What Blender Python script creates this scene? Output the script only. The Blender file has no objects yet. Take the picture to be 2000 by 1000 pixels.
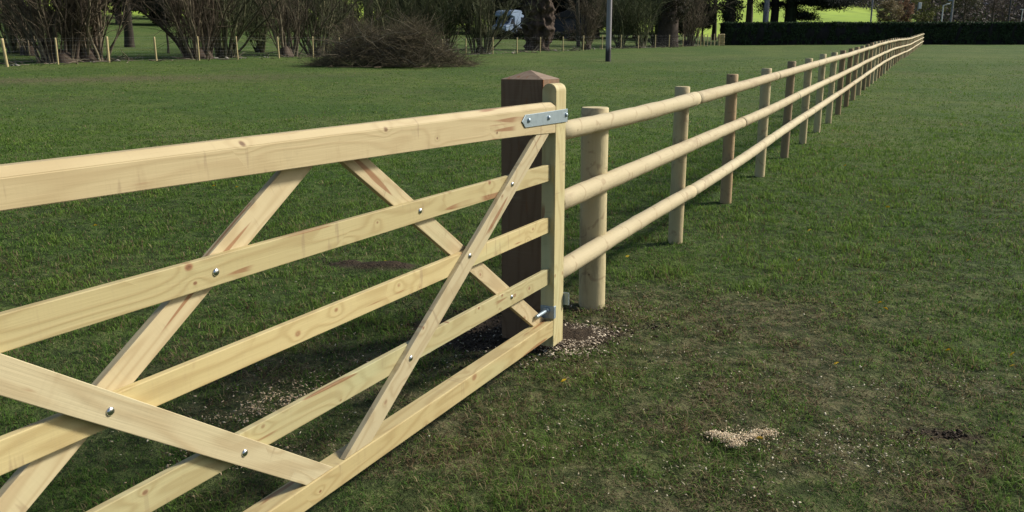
import bpy, bmesh, math, random
import numpy as np
from mathutils import Vector, Matrix
random.seed(7); rng = np.random.default_rng(7)
S = bpy.context.scene; COL = S.collection

# ------------------------------------------------------------------ helpers
F = 1640.0; PIT = math.atan(390 / F); H = 1.52
def ray(x, y):
    u = x - 1000; v = 500 - y
    return (u, F*math.cos(PIT) + v*math.sin(PIT), v*math.cos(PIT) - F*math.sin(PIT))
def at(x, y, Y):                       # a point of the place seen at photo pixel x,y and Y metres out
    r = ray(x, y); return Vector((r[0]/r[1]*Y, Y, H + r[2]/r[1]*Y))
def xat(x, Y, y=60): return at(x, y, Y).x
def tag(o, label=None, cat=None, group=None, kind=None):
    if label: o['label'] = label
    if cat: o['category'] = cat
    if group: o['group'] = group
    if kind: o['kind'] = kind
    return o
def empty(name, loc=(0,0,0), rz=0.0):
    o = bpy.data.objects.new(name, None); COL.objects.link(o); o.location = loc; o.rotation_euler = (0,0,rz)
    o.empty_display_size = .1; return o
def link(name, me, mat, parent=None, M=None):
    o = bpy.data.objects.new(name, me); COL.objects.link(o)
    if mat and not me.materials: me.materials.append(mat)
    if parent: o.parent = parent
    if M is not None: o.matrix_local = M
    return o
def npmesh(name, V, Fc, col=None, smooth=False):
    V = np.asarray(V, dtype=np.float32); Fc = np.asarray(Fc, dtype=np.int32); k = Fc.shape[1]
    me = bpy.data.meshes.new(name); me.vertices.add(len(V)); me.vertices.foreach_set('co', V.ravel())
    me.loops.add(Fc.size); me.loops.foreach_set('vertex_index', Fc.ravel())
    me.polygons.add(len(Fc)); me.polygons.foreach_set('loop_start', np.arange(0, Fc.size, k, dtype=np.int32))
    if smooth: me.polygons.foreach_set('use_smooth', np.ones(len(Fc), dtype=bool))
    if col is not None:
        a = me.color_attributes.new('col', 'FLOAT_COLOR', 'POINT')
        c = np.ones((len(V),4), dtype=np.float32); c[:, :3] = col; a.data.foreach_set('color', c.ravel())
    me.update(calc_edges=True); me.validate(); return me
def bmmesh(name, bm, smooth=False):
    me = bpy.data.meshes.new(name); bmesh.ops.recalc_face_normals(bm, faces=bm.faces)
    bm.to_mesh(me); bm.free()
    if smooth: me.polygons.foreach_set('use_smooth', np.ones(len(me.polygons), dtype=bool))
    return me
# value noise
_T = rng.random((256,256)).astype(np.float64)
def vn(x, y):
    x = np.asarray(x, float); y = np.asarray(y, float)
    xi = np.floor(x).astype(int); yi = np.floor(y).astype(int); fx = x-xi; fy = y-yi
    fx = fx*fx*(3-2*fx); fy = fy*fy*(3-2*fy)
    a = _T[xi&255, yi&255]; b = _T[(xi+1)&255, yi&255]; c = _T[xi&255, (yi+1)&255]; d = _T[(xi+1)&255, (yi+1)&255]
    return (a*(1-fx)+b*fx)*(1-fy) + (c*(1-fx)+d*fx)*fy
def fbm(x, y, o=4):
    s = 0; a = .5; t = 0
    for i in range(o): s = s + a*vn(x*2**i+17.3*i, y*2**i+9.1*i); t += a; a *= .5
    return s/t
def sst(a, b, x):
    t = np.clip((x-a)/(b-a), 0, 1); return t*t*(3-2*t)

# ------------------------------------------------------------------ terrain
GY = [-80,0,5,7,8.5,10.3,12,14,17.4,20.8,27,33.8,41.4,50,58,75,94,110,150]
GZ = [-.4,0,0,.0,.04,.08,.1,.125,.18,.30,.53,.75,1.07,1.32,1.52,2.12,2.74,3.25,4.5]
RY = [0,4,5,6.5,8,10,12,15,19,27,34,41.4,58,75,94,110]
RZ = [0,0,.01,.045,.085,.14,.2,.29,.41,.67,.9,1.12,1.52,2.1,2.74,3.2]
LP = np.array([-20.3,38.5]); LD = np.array([.627,.779]); LN = np.array([-.779,.627])
def gz0(x, y):
    x = np.asarray(x, float); y = np.asarray(y, float)
    z = np.interp(y, GY, GZ)
    e = (x-LP[0])*LN[0] + (y-LP[1])*LN[1]
    z = z + .2*sst(10, 40, y)*sst(6, 20, -x)*(1-sst(0, 5, e)) + .2*sst(0,5,e)*sst(6,20,-x)
    z = z + .036*np.maximum(0, e-2.5)*(1-sst(20,40,x))*sst(25,45,y)
    z = z + np.where(y > 150, (y-150)*.14*(1-.25*sst(200,500,y)), 0) + .12*(60-np.clip(x,-200,130))*sst(150,270,y)
    return z
def gz(x, y):
    x = np.asarray(x, float); y = np.asarray(y, float)
    n = (fbm(x*.9+3, y*.9+8, 3)-.5)*.05*(1-sst(15,40,y)) + (fbm(x*5, y*5, 2)-.5)*.022*(1-sst(8,16,y))
    n = n + (fbm(x*.12+40, y*.12+3, 3)-.5)*.22*sst(12,40,y)
    n = n + (fbm(x*.016, y*.012+5, 3)-.5)*9*sst(150,230,y)
    return gz0(x, y) + n*sst(.6,1.2,np.hypot(x-.25,y-4.4)+.5)
def G(x, y): return float(gz(x, y))

# ------------------------------------------------------------------ node helper
def mat(name):
    m = bpy.data.materials.new(name); m.use_nodes = True; nt = m.node_tree
    b = nt.nodes['Principled BSDF']; return m, nt, b
def nd(nt, t, ins=None, **pr):
    n = nt.nodes.new(t)
    for k, v in pr.items(): setattr(n, k, v)
    for k, v in (ins or {}).items():
        if isinstance(v, bpy.types.NodeSocket): nt.links.new(v, n.inputs[k])
        else: n.inputs[k].default_value = v
    return n
def mth(nt, op, a, b=None, c=None, clamp=False):
    n = nt.nodes.new('ShaderNodeMath'); n.operation = op; n.use_clamp = clamp
    for i, v in enumerate((a,b,c)):
        if v is None: continue
        if isinstance(v, bpy.types.NodeSocket): nt.links.new(v, n.inputs[i])
        else: n.inputs[i].default_value = v
    return n.outputs[0]
def mix(nt, f, a, b, bt='MIX'):
    n = nt.nodes.new('ShaderNodeMix'); n.data_type = 'RGBA'; n.blend_type = bt
    for i, v in ((0,f),(6,a),(7,b)):
        if isinstance(v, bpy.types.NodeSocket): nt.links.new(v, n.inputs[i])
        else: n.inputs[i].default_value = (tuple(v)+(1,) if i and len(v) == 3 else v)
    return n.outputs[2]
def ramp(nt, f, a, b):
    n = nd(nt, 'ShaderNodeMapRange', {0:f, 1:a, 2:b}); n.interpolation_type = 'SMOOTHSTEP'; return n.outputs[0]
def ocoord(nt, jitter=True):
    tc = nd(nt, 'ShaderNodeTexCoord').outputs['Object']
    if not jitter: return tc
    oi = nd(nt, 'ShaderNodeObjectInfo').outputs['Random']
    v = nd(nt, 'ShaderNodeCombineXYZ', {0: mth(nt,'MULTIPLY',oi,37.0), 1: mth(nt,'MULTIPLY',oi,11.0), 2: mth(nt,'MULTIPLY',oi,23.0)}).outputs[0]
    return nd(nt, 'ShaderNodeVectorMath', {0:tc, 1:v}, operation='ADD').outputs[0]
def scaled(nt, v, s):
    return nd(nt, 'ShaderNodeVectorMath', {0:v, 1:s}, operation='MULTIPLY').outputs[0]
def noise(nt, v, sc, det=3, rough=.55, out='Fac', dist=0.0):
    return nd(nt, 'ShaderNodeTexNoise', {'Vector':v, 'Scale':sc, 'Detail':det, 'Roughness':rough, 'Distortion':dist}).outputs[out]
def bump(nt, b, h, dist, st=1.0):
    n = nd(nt, 'ShaderNodeBump', {'Height':h, 'Distance':dist, 'Strength':st}); nt.links.new(n.outputs[0], b.inputs['Normal'])

def pine(name, ca, cb, knot=(.29,.135,.065), kn=.62, rough=.62, green=.25, gr=.30):
    m, nt, b = mat(name)
    v = ocoord(nt)
    # knots in about a third of the cells, grain bending round them
    sp = nd(nt, 'ShaderNodeSeparateXYZ', {0:v}).outputs
    v2 = nd(nt, 'ShaderNodeCombineXYZ', {0:mth(nt,'MULTIPLY',sp[0],6.0), 1:mth(nt,'MULTIPLY',sp[2],8.5)}).outputs[0]
    vk = nd(nt, 'ShaderNodeTexVoronoi', {'Vector':v2, 'Scale':1.0, 'Randomness':1.0}, voronoi_dimensions='2D')
    d = vk.outputs['Distance']; sc_ = nd(nt, 'ShaderNodeSeparateColor', {0:vk.outputs['Color']}).outputs; cr = sc_[0]; cg = sc_[1]
    has = mth(nt, 'GREATER_THAN', cr, kn)
    infl = mth(nt, 'MULTIPLY', has, mth(nt, 'POWER', 2.718, mth(nt, 'MULTIPLY', d, -5.0)))
    g = noise(nt, scaled(nt, v, (.9,7,7)), 1.0, 2, .45)
    ph = mth(nt, 'ADD', mth(nt, 'MULTIPLY', g, 62.0), mth(nt, 'MULTIPLY', infl, 11.0))
    band = mth(nt, 'MULTIPLY_ADD', mth(nt, 'SINE', ph), .5, .5)
    band = mth(nt, 'POWER', band, 2.5)
    fib = noise(nt, scaled(nt, v, (4,160,160)), 1.0, 2, .6)
    base = mix(nt, noise(nt, scaled(nt, v, (1.3,3,3)), 1.0, 2), ca, cb)
    base = mix(nt, mth(nt, 'MULTIPLY', band, gr*1.25), base, (cb[0]*.62, cb[1]*.50, cb[2]*.40))
    base = mix(nt, mth(nt, 'MULTIPLY', fib, .22), base, (cb[0]*.75, cb[1]*.68, cb[2]*.6))
    # preservative tint and handling marks
    tint = ramp(nt, noise(nt, scaled(nt, v, (.8,4,4)), 1.3, 2), .58, .72)
    base = mix(nt, mth(nt, 'MULTIPLY', tint, green), base, (.40,.47,.26))
    st = ramp(nt, noise(nt, scaled(nt, v, (9,3,3)), 1.0, 4, .7), .63, .74)
    base = mix(nt, mth(nt, 'MULTIPLY', st, .28), base, (.30,.21,.11))
    kr = mth(nt, 'MULTIPLY', has, mth(nt, 'SUBTRACT', 1.0, ramp(nt, mth(nt,'MULTIPLY',d,mth(nt,'MULTIPLY_ADD',cg,1.8,.75)), .045, .12)))
    kc = mix(nt, ramp(nt, d, .0, .09), (knot[0]*.6,knot[1]*.6,knot[2]*.6), knot)
    base = mix(nt, mth(nt, 'MULTIPLY', kr, mth(nt,'MULTIPLY_ADD',sc_[2],.5,.45)), base, kc)
    # a few thin dark checks running along the board
    ck = noise(nt, scaled(nt, v, (1.6,30,30)), 1.0, 1, .4, dist=.3)
    ck = mth(nt, 'MULTIPLY', ramp(nt, ck, .675, .705), ramp(nt, noise(nt, v, 3.0, 1), .42, .52))
    tr_ = mth(nt,'MULTIPLY', ramp(nt, noise(nt, scaled(nt, v, (34,5,5)), 1.0, 2, .5), .62, .70), ramp(nt, noise(nt, v, 2.3, 2), .46, .56)); base = mix(nt, mth(nt,'MULTIPLY',tr_,.5), base, (.26,.19,.11))
    base = mix(nt, mth(nt, 'MULTIPLY', ck, .75), base, (.22,.09,.035))
    # saw marks, grime and board to board differences
    saw = noise(nt, scaled(nt, v, (140,5,5)), 1.0, 2, .5); base = mix(nt, mth(nt,'MULTIPLY',ramp(nt,saw,.5,.75),.10), base, (.30,.24,.15))
    gm = ramp(nt, noise(nt, v, 5.5, 6, .75), .56, .74); base = mix(nt, mth(nt,'MULTIPLY',gm,.22), base, (.22,.18,.11))
    rn = nd(nt,'ShaderNodeObjectInfo').outputs['Random']; f1 = mth(nt,'MULTIPLY_ADD',rn,.26,.84); f2 = mth(nt,'MULTIPLY_ADD',mth(nt,'FRACT',mth(nt,'MULTIPLY',rn,5.7)),.10,.95)
    base = mix(nt, 1.0, base, nd(nt,'ShaderNodeCombineXYZ',{0:f1,1:mth(nt,'MULTIPLY',f1,f2),2:mth(nt,'MULTIPLY',f1,mth(nt,'MULTIPLY',f2,f2))}).outputs[0], 'MULTIPLY')
    nt.links.new(base, b.inputs['Base Color']); b.inputs['Roughness'].default_value = rough
    b.inputs['Specular IOR Level'].default_value = .3
    bump(nt, b, mth(nt, 'ADD', mth(nt, 'MULTIPLY', fib, .7), mth(nt, 'MULTIPLY', band, .4)), .0012, .7)
    return m
def pole_mat(name, ca, cb, dark, amt=.5):
    m, nt, b = mat(name); v = ocoord(nt)
    oi = nd(nt, 'ShaderNodeObjectInfo').outputs['Random']
    base = mix(nt, noise(nt, scaled(nt, v, (2,6,6)), 1.0, 3), ca, cb)
    # whorls: broken rings of small marks round the pole
    rg = mth(nt, 'SINE', mth(nt, 'ADD', mth(nt, 'MULTIPLY', nd(nt,'ShaderNodeSeparateXYZ',{0:v}).outputs[0], 17.0), mth(nt,'MULTIPLY', noise(nt, v, 3.5, 2), 14.0)))
    rg = mth(nt, 'MULTIPLY', ramp(nt, rg, .93, .99), ramp(nt, noise(nt, v, 22, 2), .38, .54))
    base = mix(nt, mth(nt, 'MULTIPLY', rg, .5), base, (.24,.17,.10))
    stain = ramp(nt, noise(nt, scaled(nt, v, (2.5,9,9)), 1.0, 5, .65), .50, .70)
    stf = mth(nt, 'MULTIPLY', stain, mth(nt, 'MULTIPLY', oi, amt))
    base = mix(nt, stf, base, dark)
    base = mix(nt, mth(nt, 'MULTIPLY', mth(nt,'FRACT',mth(nt,'MULTIPLY',oi,7.3)), .62*amt), base, (.27,.175,.085))
    # dark knots
    vk = nd(nt, 'ShaderNodeTexVoronoi', {'Vector':v, 'Scale':11.0}); cr = nd(nt, 'ShaderNodeSeparateColor', {0:vk.outputs['Color']}).outputs[1]
    kk = mth(nt, 'MULTIPLY', mth(nt, 'GREATER_THAN', cr, .72), mth(nt, 'SUBTRACT', 1.0, ramp(nt, vk.outputs['Distance'], .06, .13)))
    base = mix(nt, mth(nt, 'MULTIPLY', kk, .75), base, (.10,.06,.035))
    fib = noise(nt, scaled(nt, v, (5,120,120)), 1.0, 3, .6)
    base = mix(nt, mth(nt, 'MULTIPLY', fib, .3), base, (ca[0]*.55, ca[1]*.5, ca[2]*.42))
    nt.links.new(base, b.inputs['Base Color']); b.inputs['Roughness'].default_value = .75
    b.inputs['Specular IOR Level'].default_value = .25
    bump(nt, b, mth(nt, 'ADD', mth(nt,'MULTIPLY',fib,.6), noise(nt, v, 25, 3)), .003, .7)
    return m
def vcol_mat(name, rough=.8, bright=1.0, spec=.2, nz=0.0, trans=0.0):
    m, nt, b = mat(name); a = nd(nt, 'ShaderNodeVertexColor', layer_name='col').outputs['Color']
    if nz:
        k = noise(nt, nd(nt,'ShaderNodeTexCoord').outputs['Object'], nz, 4, .6)
        a = mix(nt, 1.0, a, nd(nt, 'ShaderNodeMapRange', {0:k,1:.25,2:.75,3:.55,4:1.35}).outputs[0], 'MULTIPLY')
    nt.links.new(a, b.inputs['Base Color']); b.inputs['Roughness'].default_value = rough
    b.inputs['Specular IOR Level'].default_value = spec
    if trans:
        tr = nd(nt, 'ShaderNodeBsdfTranslucent', {'Color':a}); ms = nd(nt, 'ShaderNodeMixShader', {0:trans, 1:b.outputs[0], 2:tr.outputs[0]})
        nt.links.new(ms.outputs[0], nt.nodes['Material Output'].inputs[0])
    return m
def plain(name, c, rough=.6, metal=0.0, nz=0, amp=.3, spec=.4, bd=0.0):
    m, nt, b = mat(name)
    if nz:
        k = noise(nt, ocoord(nt), nz, 4, .6)
        nt.links.new(mix(nt, k, [min(1,x*(1-amp)) for x in c], [min(1,x*(1+amp)) for x in c]), b.inputs['Base Color'])
        if bd: bump(nt, b, k, bd)
    else: b.inputs['Base Color'].default_value = (*c,1)
    b.inputs['Roughness'].default_value = rough; b.inputs['Metallic'].default_value = metal
    b.inputs['Specular IOR Level'].default_value = spec
    return m

M_top = pine('pine_top_rail', (.515,.435,.255), (.44,.355,.188), knot=(.21,.12,.06), kn=.84, green=.8, gr=.18)
M_rail = pine('pine_rail', (.48,.415,.22), (.43,.355,.168), kn=.50, gr=.30)
M_brace = pine('pine_brace', (.505,.435,.27), (.45,.37,.215), kn=.58, gr=.30)
M_hinge = pine('brown_treated_timber', (.25,.152,.085), (.17,.10,.056), knot=(.05,.03,.02), kn=.8, green=.0)
M_pole = pole_mat('peeled_pole', (.53,.475,.31), (.43,.365,.225), (.17,.11,.065), .6)
M_post = pole_mat('peeled_post', (.55,.48,.285), (.45,.38,.21), (.08,.055,.035), .8)
M_postB = pole_mat('brown_post', (.42,.30,.165), (.34,.24,.13), (.06,.04,.026), .5)
M_postD = pole_mat('stained_post', (.33,.26,.155), (.22,.165,.10), (.045,.032,.022), 1.2)
M_stake = plain('stake_wood', (.42,.34,.17), .8, nz=9, amp=.3)
M_galv = plain('galvanised_steel', (.30,.37,.41), .45, .55, nz=35, amp=.25)
M_bolt = plain('zinc_bolt', (.62,.64,.66), .22, 1.0)
M_wire = plain('fence_wire', (.32,.33,.33), .5, .6)

# ------------------------------------------------------------------ timber builders
def poly_board(name, pts, n0, n1, ang, m, parent, bev=.003, jit=0.0):
    """pts: outline (s,z) in the gate plane; extruded from n0 to n1; the mesh's own X runs along the board"""
    cx = sum(p[0] for p in pts)/len(pts); cz = sum(p[1] for p in pts)/len(pts)
    ca, sa = math.cos(ang), math.sin(ang)
    loc = [((p[0]-cx)*ca + (p[1]-cz)*sa, -(p[0]-cx)*sa + (p[1]-cz)*ca) for p in pts]
    bm = bmesh.new(); nm = (n0+n1)/2
    # cut the long sides so edges can wander a touch
    a = [bm.verts.new((x, n0-nm, z)) for x, z in loc]; c = [bm.verts.new((x, n1-nm, z)) for x, z in loc]
    bm.faces.new(a); bm.faces.new(c[::-1])
    for i in range(len(a)):
        j = (i+1) % len(a); bm.faces.new((a[i], a[j], c[j], c[i]))
    bmesh.ops.recalc_face_normals(bm, faces=bm.faces)
    if bev: bmesh.ops.bevel(bm, geom=bm.edges[:], offset=bev, segments=2, affect='EDGES', profile=.5)
    me = bmmesh(name, bm)
    # local axes: X along board, Y = gate n, Z across
    X = Vector((ca,0,sa)); Y = Vector((0,1,0)); Z = X.cross(Y)
    M = Matrix(((X.x,Y.x,Z.x,cx),(X.y,Y.y,Z.y,nm),(X.z,Y.z,Z.z,cz),(0,0,0,1)))
    return link(name, me, m, parent, M)
def pole(name, p0, p1, r0, r1, m, parent, seg=14, wob=.04, cap=.004, bend=0.0, dome=False, smooth_end=False):
    p0 = Vector(p0); p1 = Vector(p1); L = (p1-p0).length; n = max(4, int(L/.12))
    V = []; ph = random.random()*6; bx, by = random.uniform(-1,1)*bend, random.uniform(-1,1)*bend
    seeds = [random.uniform(-1,1) for _ in range(n+3)]
    ox = [0]+[cap]+[L*i/n for i in range(1,n)]+[L-cap]+[L]
    for i, x in enumerate(ox):
        t = x/L; r = (r0+(r1-r0)*t)*(1+wob*seeds[i]*.6)
        if i in (0, len(ox)-1): r -= cap
        dy, dz = bx*math.sin(math.pi*t), by*math.sin(math.pi*t)
        for k in range(seg):
            a = k*2*math.pi/seg; rr = r*(1+wob*.5*math.sin(2*a+ph+t*3))
            V.append((x, dy+rr*math.cos(a), dz+rr*math.sin(a)))
    Fq = []
    for i in range(len(ox)-1):
        for k in range(seg):
            k2 = (k+1) % seg; Fq.append((i*seg+k, i*seg+k2, (i+1)*seg+k2, (i+1)*seg+k))
    me = bpy.data.meshes.new(name); nn = len(V); nr = len(ox)
    me.from_pydata(V, [], Fq + [tuple(range(seg))[::-1], tuple(range(nn-seg, nn))])
    me.polygons.foreach_set('use_smooth', [True]*len(Fq)+[False,False]); me.update()
    q = (p1-p0).to_track_quat('X', 'Z')
    return link(name, me, m, parent, Matrix.Translation(p0) @ q.to_matrix().to_4x4())
def disc_dome(name, r, h, m, parent, loc, q, seg=14, flat=False):
    bm = bmesh.new(); rings = [(r,0),(r,h*.25),(r*.85,h*.65),(r*.5,h*.93)]; prev = None
    for rr, zz in rings:
        ring = [bm.verts.new((rr*math.cos(k*2*math.pi/seg), rr*math.sin(k*2*math.pi/seg), zz)) for k in range(seg)]
        if prev:
            for k in range(seg): bm.faces.new((prev[k], prev[(k+1)%seg], ring[(k+1)%seg], ring[k]))
        prev = ring
    t = bm.verts.new((0,0,h))
    for k in range(seg): bm.faces.new((prev[k], prev[(k+1)%seg], t))
    me = bmmesh(name, bm, True)
    return link(name, me, m, parent, Matrix.Translation(loc) @ q.to_matrix().to_4x4())

# ------------------------------------------------------------------ the gate (local X runs along it towards the camera, Y out of its face, Z up)
AG = math.radians(26.7); Dg = Vector((math.sin(AG), math.cos(AG), 0)); Ng = Vector((math.cos(AG), -math.sin(AG), 0))
P0 = Vector((.2148, 4.1605, 0))
rzg = math.atan2(-Dg.y, -Dg.x)
gate = empty('field_gate', P0, rzg)
tag(gate, 'new pale softwood five bar field gate with crossed braces beside the brown post', 'gate')
LG = 3.52
def tz(s): return 1.163 + .0185*s          # underside of the tapering top rail
# hanging stile with rounded head
arc = [(-.1265, .055), (0, .055)]
pts = [(-.1265,.055),(0,.055)]
bm = bmesh.new()
prof = [(-.0375,-.66),(.0375,-.66)] + [(.0375*math.cos(a), .655+.036*math.sin(a)) for a in [math.radians(k) for k in range(0,181,15)]]
va = [bm.verts.new((zz, y, 0.0)) for y, zz in prof]; vb = [bm.verts.new((zz, y, .1265)) for y, zz in prof]
bm.faces.new(va); bm.faces.new(vb[::-1])
for i in range(len(va)):
    j = (i+1) % len(va); bm.faces.new((va[i], va[j], vb[j], vb[i]))
bmesh.ops.recalc_face_normals(bm, faces=bm.faces)
bmesh.ops.bevel(bm, geom=[e for e in bm.edges if len(e.link_faces)==2 and e.calc_face_angle(0) > .8], offset=.003, segments=2, affect='EDGES')
me = bmmesh('hanging_stile', bm)
# mesh X -> up, mesh Y -> gate Y, mesh Z -> -gate X
X = Vector((0,0,1)); Y = Vector((0,1,0)); Z = X.cross(Y)
stile = link('stile', me, M_rail, gate, Matrix(((Z.x,Y.x,Z.x,0),(0,1,0,-.0375),(1,0,0,.70),(0,0,0,1))) if False else
             Matrix(((0,0,-1,0),(0,1,0,-.0375),(1,0,0,.70),(0,0,0,1))))
# top rail, tapering, chamfered on both upper edges
bm = bmesh.new(); ns = 10; prev = None
for i in range(ns+1):
    s = .0005 + (LG-.08)*i/ns; zb = tz(s)
    if s < .45: zb -= .010*(1-s/.45)
    sec = [(0,zb),(0,1.281),(-.021,1.302),(-.054,1.302),(-.075,1.281),(-.075,zb)]
    ring = [bm.verts.new((s-1.7, y+.0375, z-1.23)) for y, z in sec]
    if prev:
        for k in range(6): bm.faces.new((prev[k], prev[(k+1)%6], ring[(k+1)%6], ring[k]))
    else: bm.faces.new(ring)
    prev = ring
bm.faces.new(prev[::-1]); bmesh.ops.recalc_face_normals(bm, faces=bm.faces)
bmesh.ops.bevel(bm, geom=[e for e in bm.edges if e.calc_face_angle(0) > .5], offset=.0022, segments=2, affect='EDGES')
link('top_rail', bmmesh('top_rail', bm), M_top, gate, Matrix.Translation((1.7,-.0375,1.23)))
# three thin rails, the heavy bottom rail
for z0, z1 in ((.914,.996),(.651,.729),(.378,.461)):
    poly_board('rail', [(-.0,z0),(LG-.08,z0),(LG-.08,z1),(-.0,z1)], -.049, -.027, 0, M_rail, gate, .0025)
poly_board('bottom_rail', [(.0005,.104),(LG-.08,.104),(LG-.08,.186),(.0005,.186)], -.075, 0, 0, M_rail, gate, .004)
poly_board('stile', [(LG-.08,.06),(LG,.06),(LG,1.39),(LG-.08,1.39)], -.0755, .0005, math.pi/2, M_rail, gate, .006)
def brace(s0, z0, slope, w, n0, n1, side, m=M_brace, zt=None, zb=.1865):
    """edge line through s0,z0 with dz/ds = slope; the board lies on 'side' (+1 above, -1 below) of it"""
    a = math.atan(slope); off = side*w/math.cos(a)
    def sx(z, o): return s0 + (z-o-z0)/slope
    def top(o):
        s = sx(1.16, o)
        for _ in range(6): s = sx((zt or tz(s))-.0008, o)
        return (s, (zt or tz(s))-.0008)
    A = (sx(zb, 0), zb); B = top(0); C = top(off); Dp = (sx(zb, off), zb)
    return poly_board('brace', [A, B, C, Dp], n0, n1, a, m, gate, .002)
brace(.033, 1.175, -.638, .082, -.0265, -.0045, +1)          # right hand, on the near face
brace(1.777, .176, .715, .080, -.0265, -.0045, -1)           # left hand, on the near face: mirrored
M_brace2 = M_brace
brace(.024, .203, .675, .076, -.0715, -.0495, -1)            # right hand, behind the rails
brace(1.758, 1.186, -.634, .078, -.0715, -.0495, +1)         # left hand, behind the rails
qn = Vector((0,1,0)).to_track_quat('Z','Y')
for s, z, n in ((.468,.961,-.0045),(.861,.714,-.0045),(1.318,.415,-.0045),(2.588,.702,-.0045),(2.179,.412,-.0045),
                (1.193,.955,-.0272),(.429,.421,-.0272),(2.208,.952,-.0272),(2.93,.975,-.0045)):
    disc_dome('bolt', .0112, .0065, M_bolt, gate, (s, n, z), qn)
# top strap with its pointed end and square-shouldered bolts
bm = bmesh.new()
o = [(-.1305,1.199),(.352,1.2045),(.386,1.2335),(.352,1.262),(-.1305,1.2635)]
a = [bm.verts.new((s,.0003,z)) for s, z in o]; c = [bm.verts.new((s,.0058,z)) for s, z in o]
bm.faces.new(a); bm.faces.new(c[::-1])
for i in range(5): bm.faces.new((a[i],a[(i+1)%5],c[(i+1)%5],c[i]))
def bmbox(bm, x0,x1,y0,y1,z0,z1):
    v = [bm.verts.new((x,y,z)) for x in (x0,x1) for y in (y0,y1) for z in (z0,z1)]
    for f in ((0,1,3,2),(4,6,7,5),(0,4,5,1),(2,3,7,6),(0,2,6,4),(1,5,7,3)): bm.faces.new([v[i] for i in f])
bmbox(bm, -.1360,-.1307,-.115,.0058,1.199,1.2635)
bmesh.ops.bevel(bm, geom=bm.edges[:], offset=.0012, segments=1, affect='EDGES')
strap = link('strap_hinge', bmmesh('strap_hinge', bm), M_galv, gate)
for s, z in ((.322,1.236),(.101,1.234),(-.112,1.235)):
    disc_dome('bolt', .0115, .010, M_galv, strap, (s,.0058,z), qn)
# eye bolt and plates of the lower hinge
bm = bmesh.new(); bmbox(bm, .0004,.0055,-.072,.0042,.196,.262); bmbox(bm, -.020,.0055,.0006,.0050,.196,.262)
bmesh.ops.bevel(bm, geom=bm.edges[:], offset=.001, segments=1, affect='EDGES')
lh = link('hinge_plate', bmmesh('hinge_plate', bm), M_galv, gate)
bm = bmesh.new(); bmbox(bm, -.137,-.1268,-.060,.030,.238,.305)
bmesh.ops.bevel(bm, geom=bm.edges[:], offset=.002, segments=2, affect='EDGES')
link('hinge_plate', bmmesh('hinge_plate', bm), M_galv, gate)
r_ = pole('threaded_rod', (.0056,-.036,.238), (.135,-.036,.238), .0095, .0095, M_galv, gate, seg=10, wob=.02, cap=.001)
bm = bmesh.new(); k6 = [(.0056,.019*math.cos(t),.019*math.sin(t)) for t in [i*math.pi/3 for i in range(6)]]
a = [bm.verts.new(p) for p in k6]; c = [bm.verts.new((.020,p[1],p[2])) for p in k6]
bm.faces.new(a); bm.faces.new(c[::-1])
for i in range(6): bm.faces.new((a[i],a[(i+1)%6],c[(i+1)%6],c[i]))
link('nut', bmmesh('nut', bm), M_galv, gate, Matrix.Translation((0,-.036,.238)))

# ------------------------------------------------------------------ brown hanging post
def gloc(s, n, z=0): return P0 - Dg*s + Ng*n + Vector((0,0,z))
gp = gloc(-.118-.105, -.125-.120); gpost = empty('gate_post', (gp.x, gp.y, 0), rzg)
tag(gpost, 'thick square brown timber post with a pyramid top behind the gate end', 'gate post')
bm = bmesh.new(); a_, b_ = .105, .120
ba = [bm.verts.new((-.25 - 0.0, y, x)) for x, y in ((-a_,-b_),(a_,-b_),(a_,b_),(-a_,b_))]
tp = [bm.verts.new((1.405, y, x)) for x, y in ((-a_,-b_),(a_,-b_),(a_,b_),(-a_,b_))]
bm.faces.new(ba)
for i in range(4): bm.faces.new((ba[i],ba[(i+1)%4],tp[(i+1)%4],tp[i]))
bm.faces.new(tp[::-1]); bmesh.ops.recalc_face_normals(bm, faces=bm.faces)
bmesh.ops.bevel(bm, geom=[e for e in bm.edges if abs(e.verts[0].co.x-e.verts[1].co.x) > .5], offset=.004, segments=2, affect='EDGES')
link('post_shaft', bmmesh('post_shaft', bm), M_hinge, gpost, Matrix(((0,0,-1,0),(0,1,0,0),(1,0,0,0),(0,0,0,1))))
bm = bmesh.new(); q4 = ((-a_,-b_),(a_,-b_),(a_,b_),(-a_,b_)); e_ = .0015
lo = [bm.verts.new((x*1.004, y*1.004, 1.4055)) for x, y in q4]; ap = bm.verts.new((0,0,1.451))
bm.faces.new(lo)
for i in range(4): bm.faces.new((lo[i], lo[(i+1)%4], ap))
M_cap = pine('brown_weathered_top', (.27,.19,.125), (.21,.145,.09), knot=(.05,.03,.02), kn=.8, green=.0)
link('post_top', bmmesh('post_top', bm), M_cap, gpost)

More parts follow.
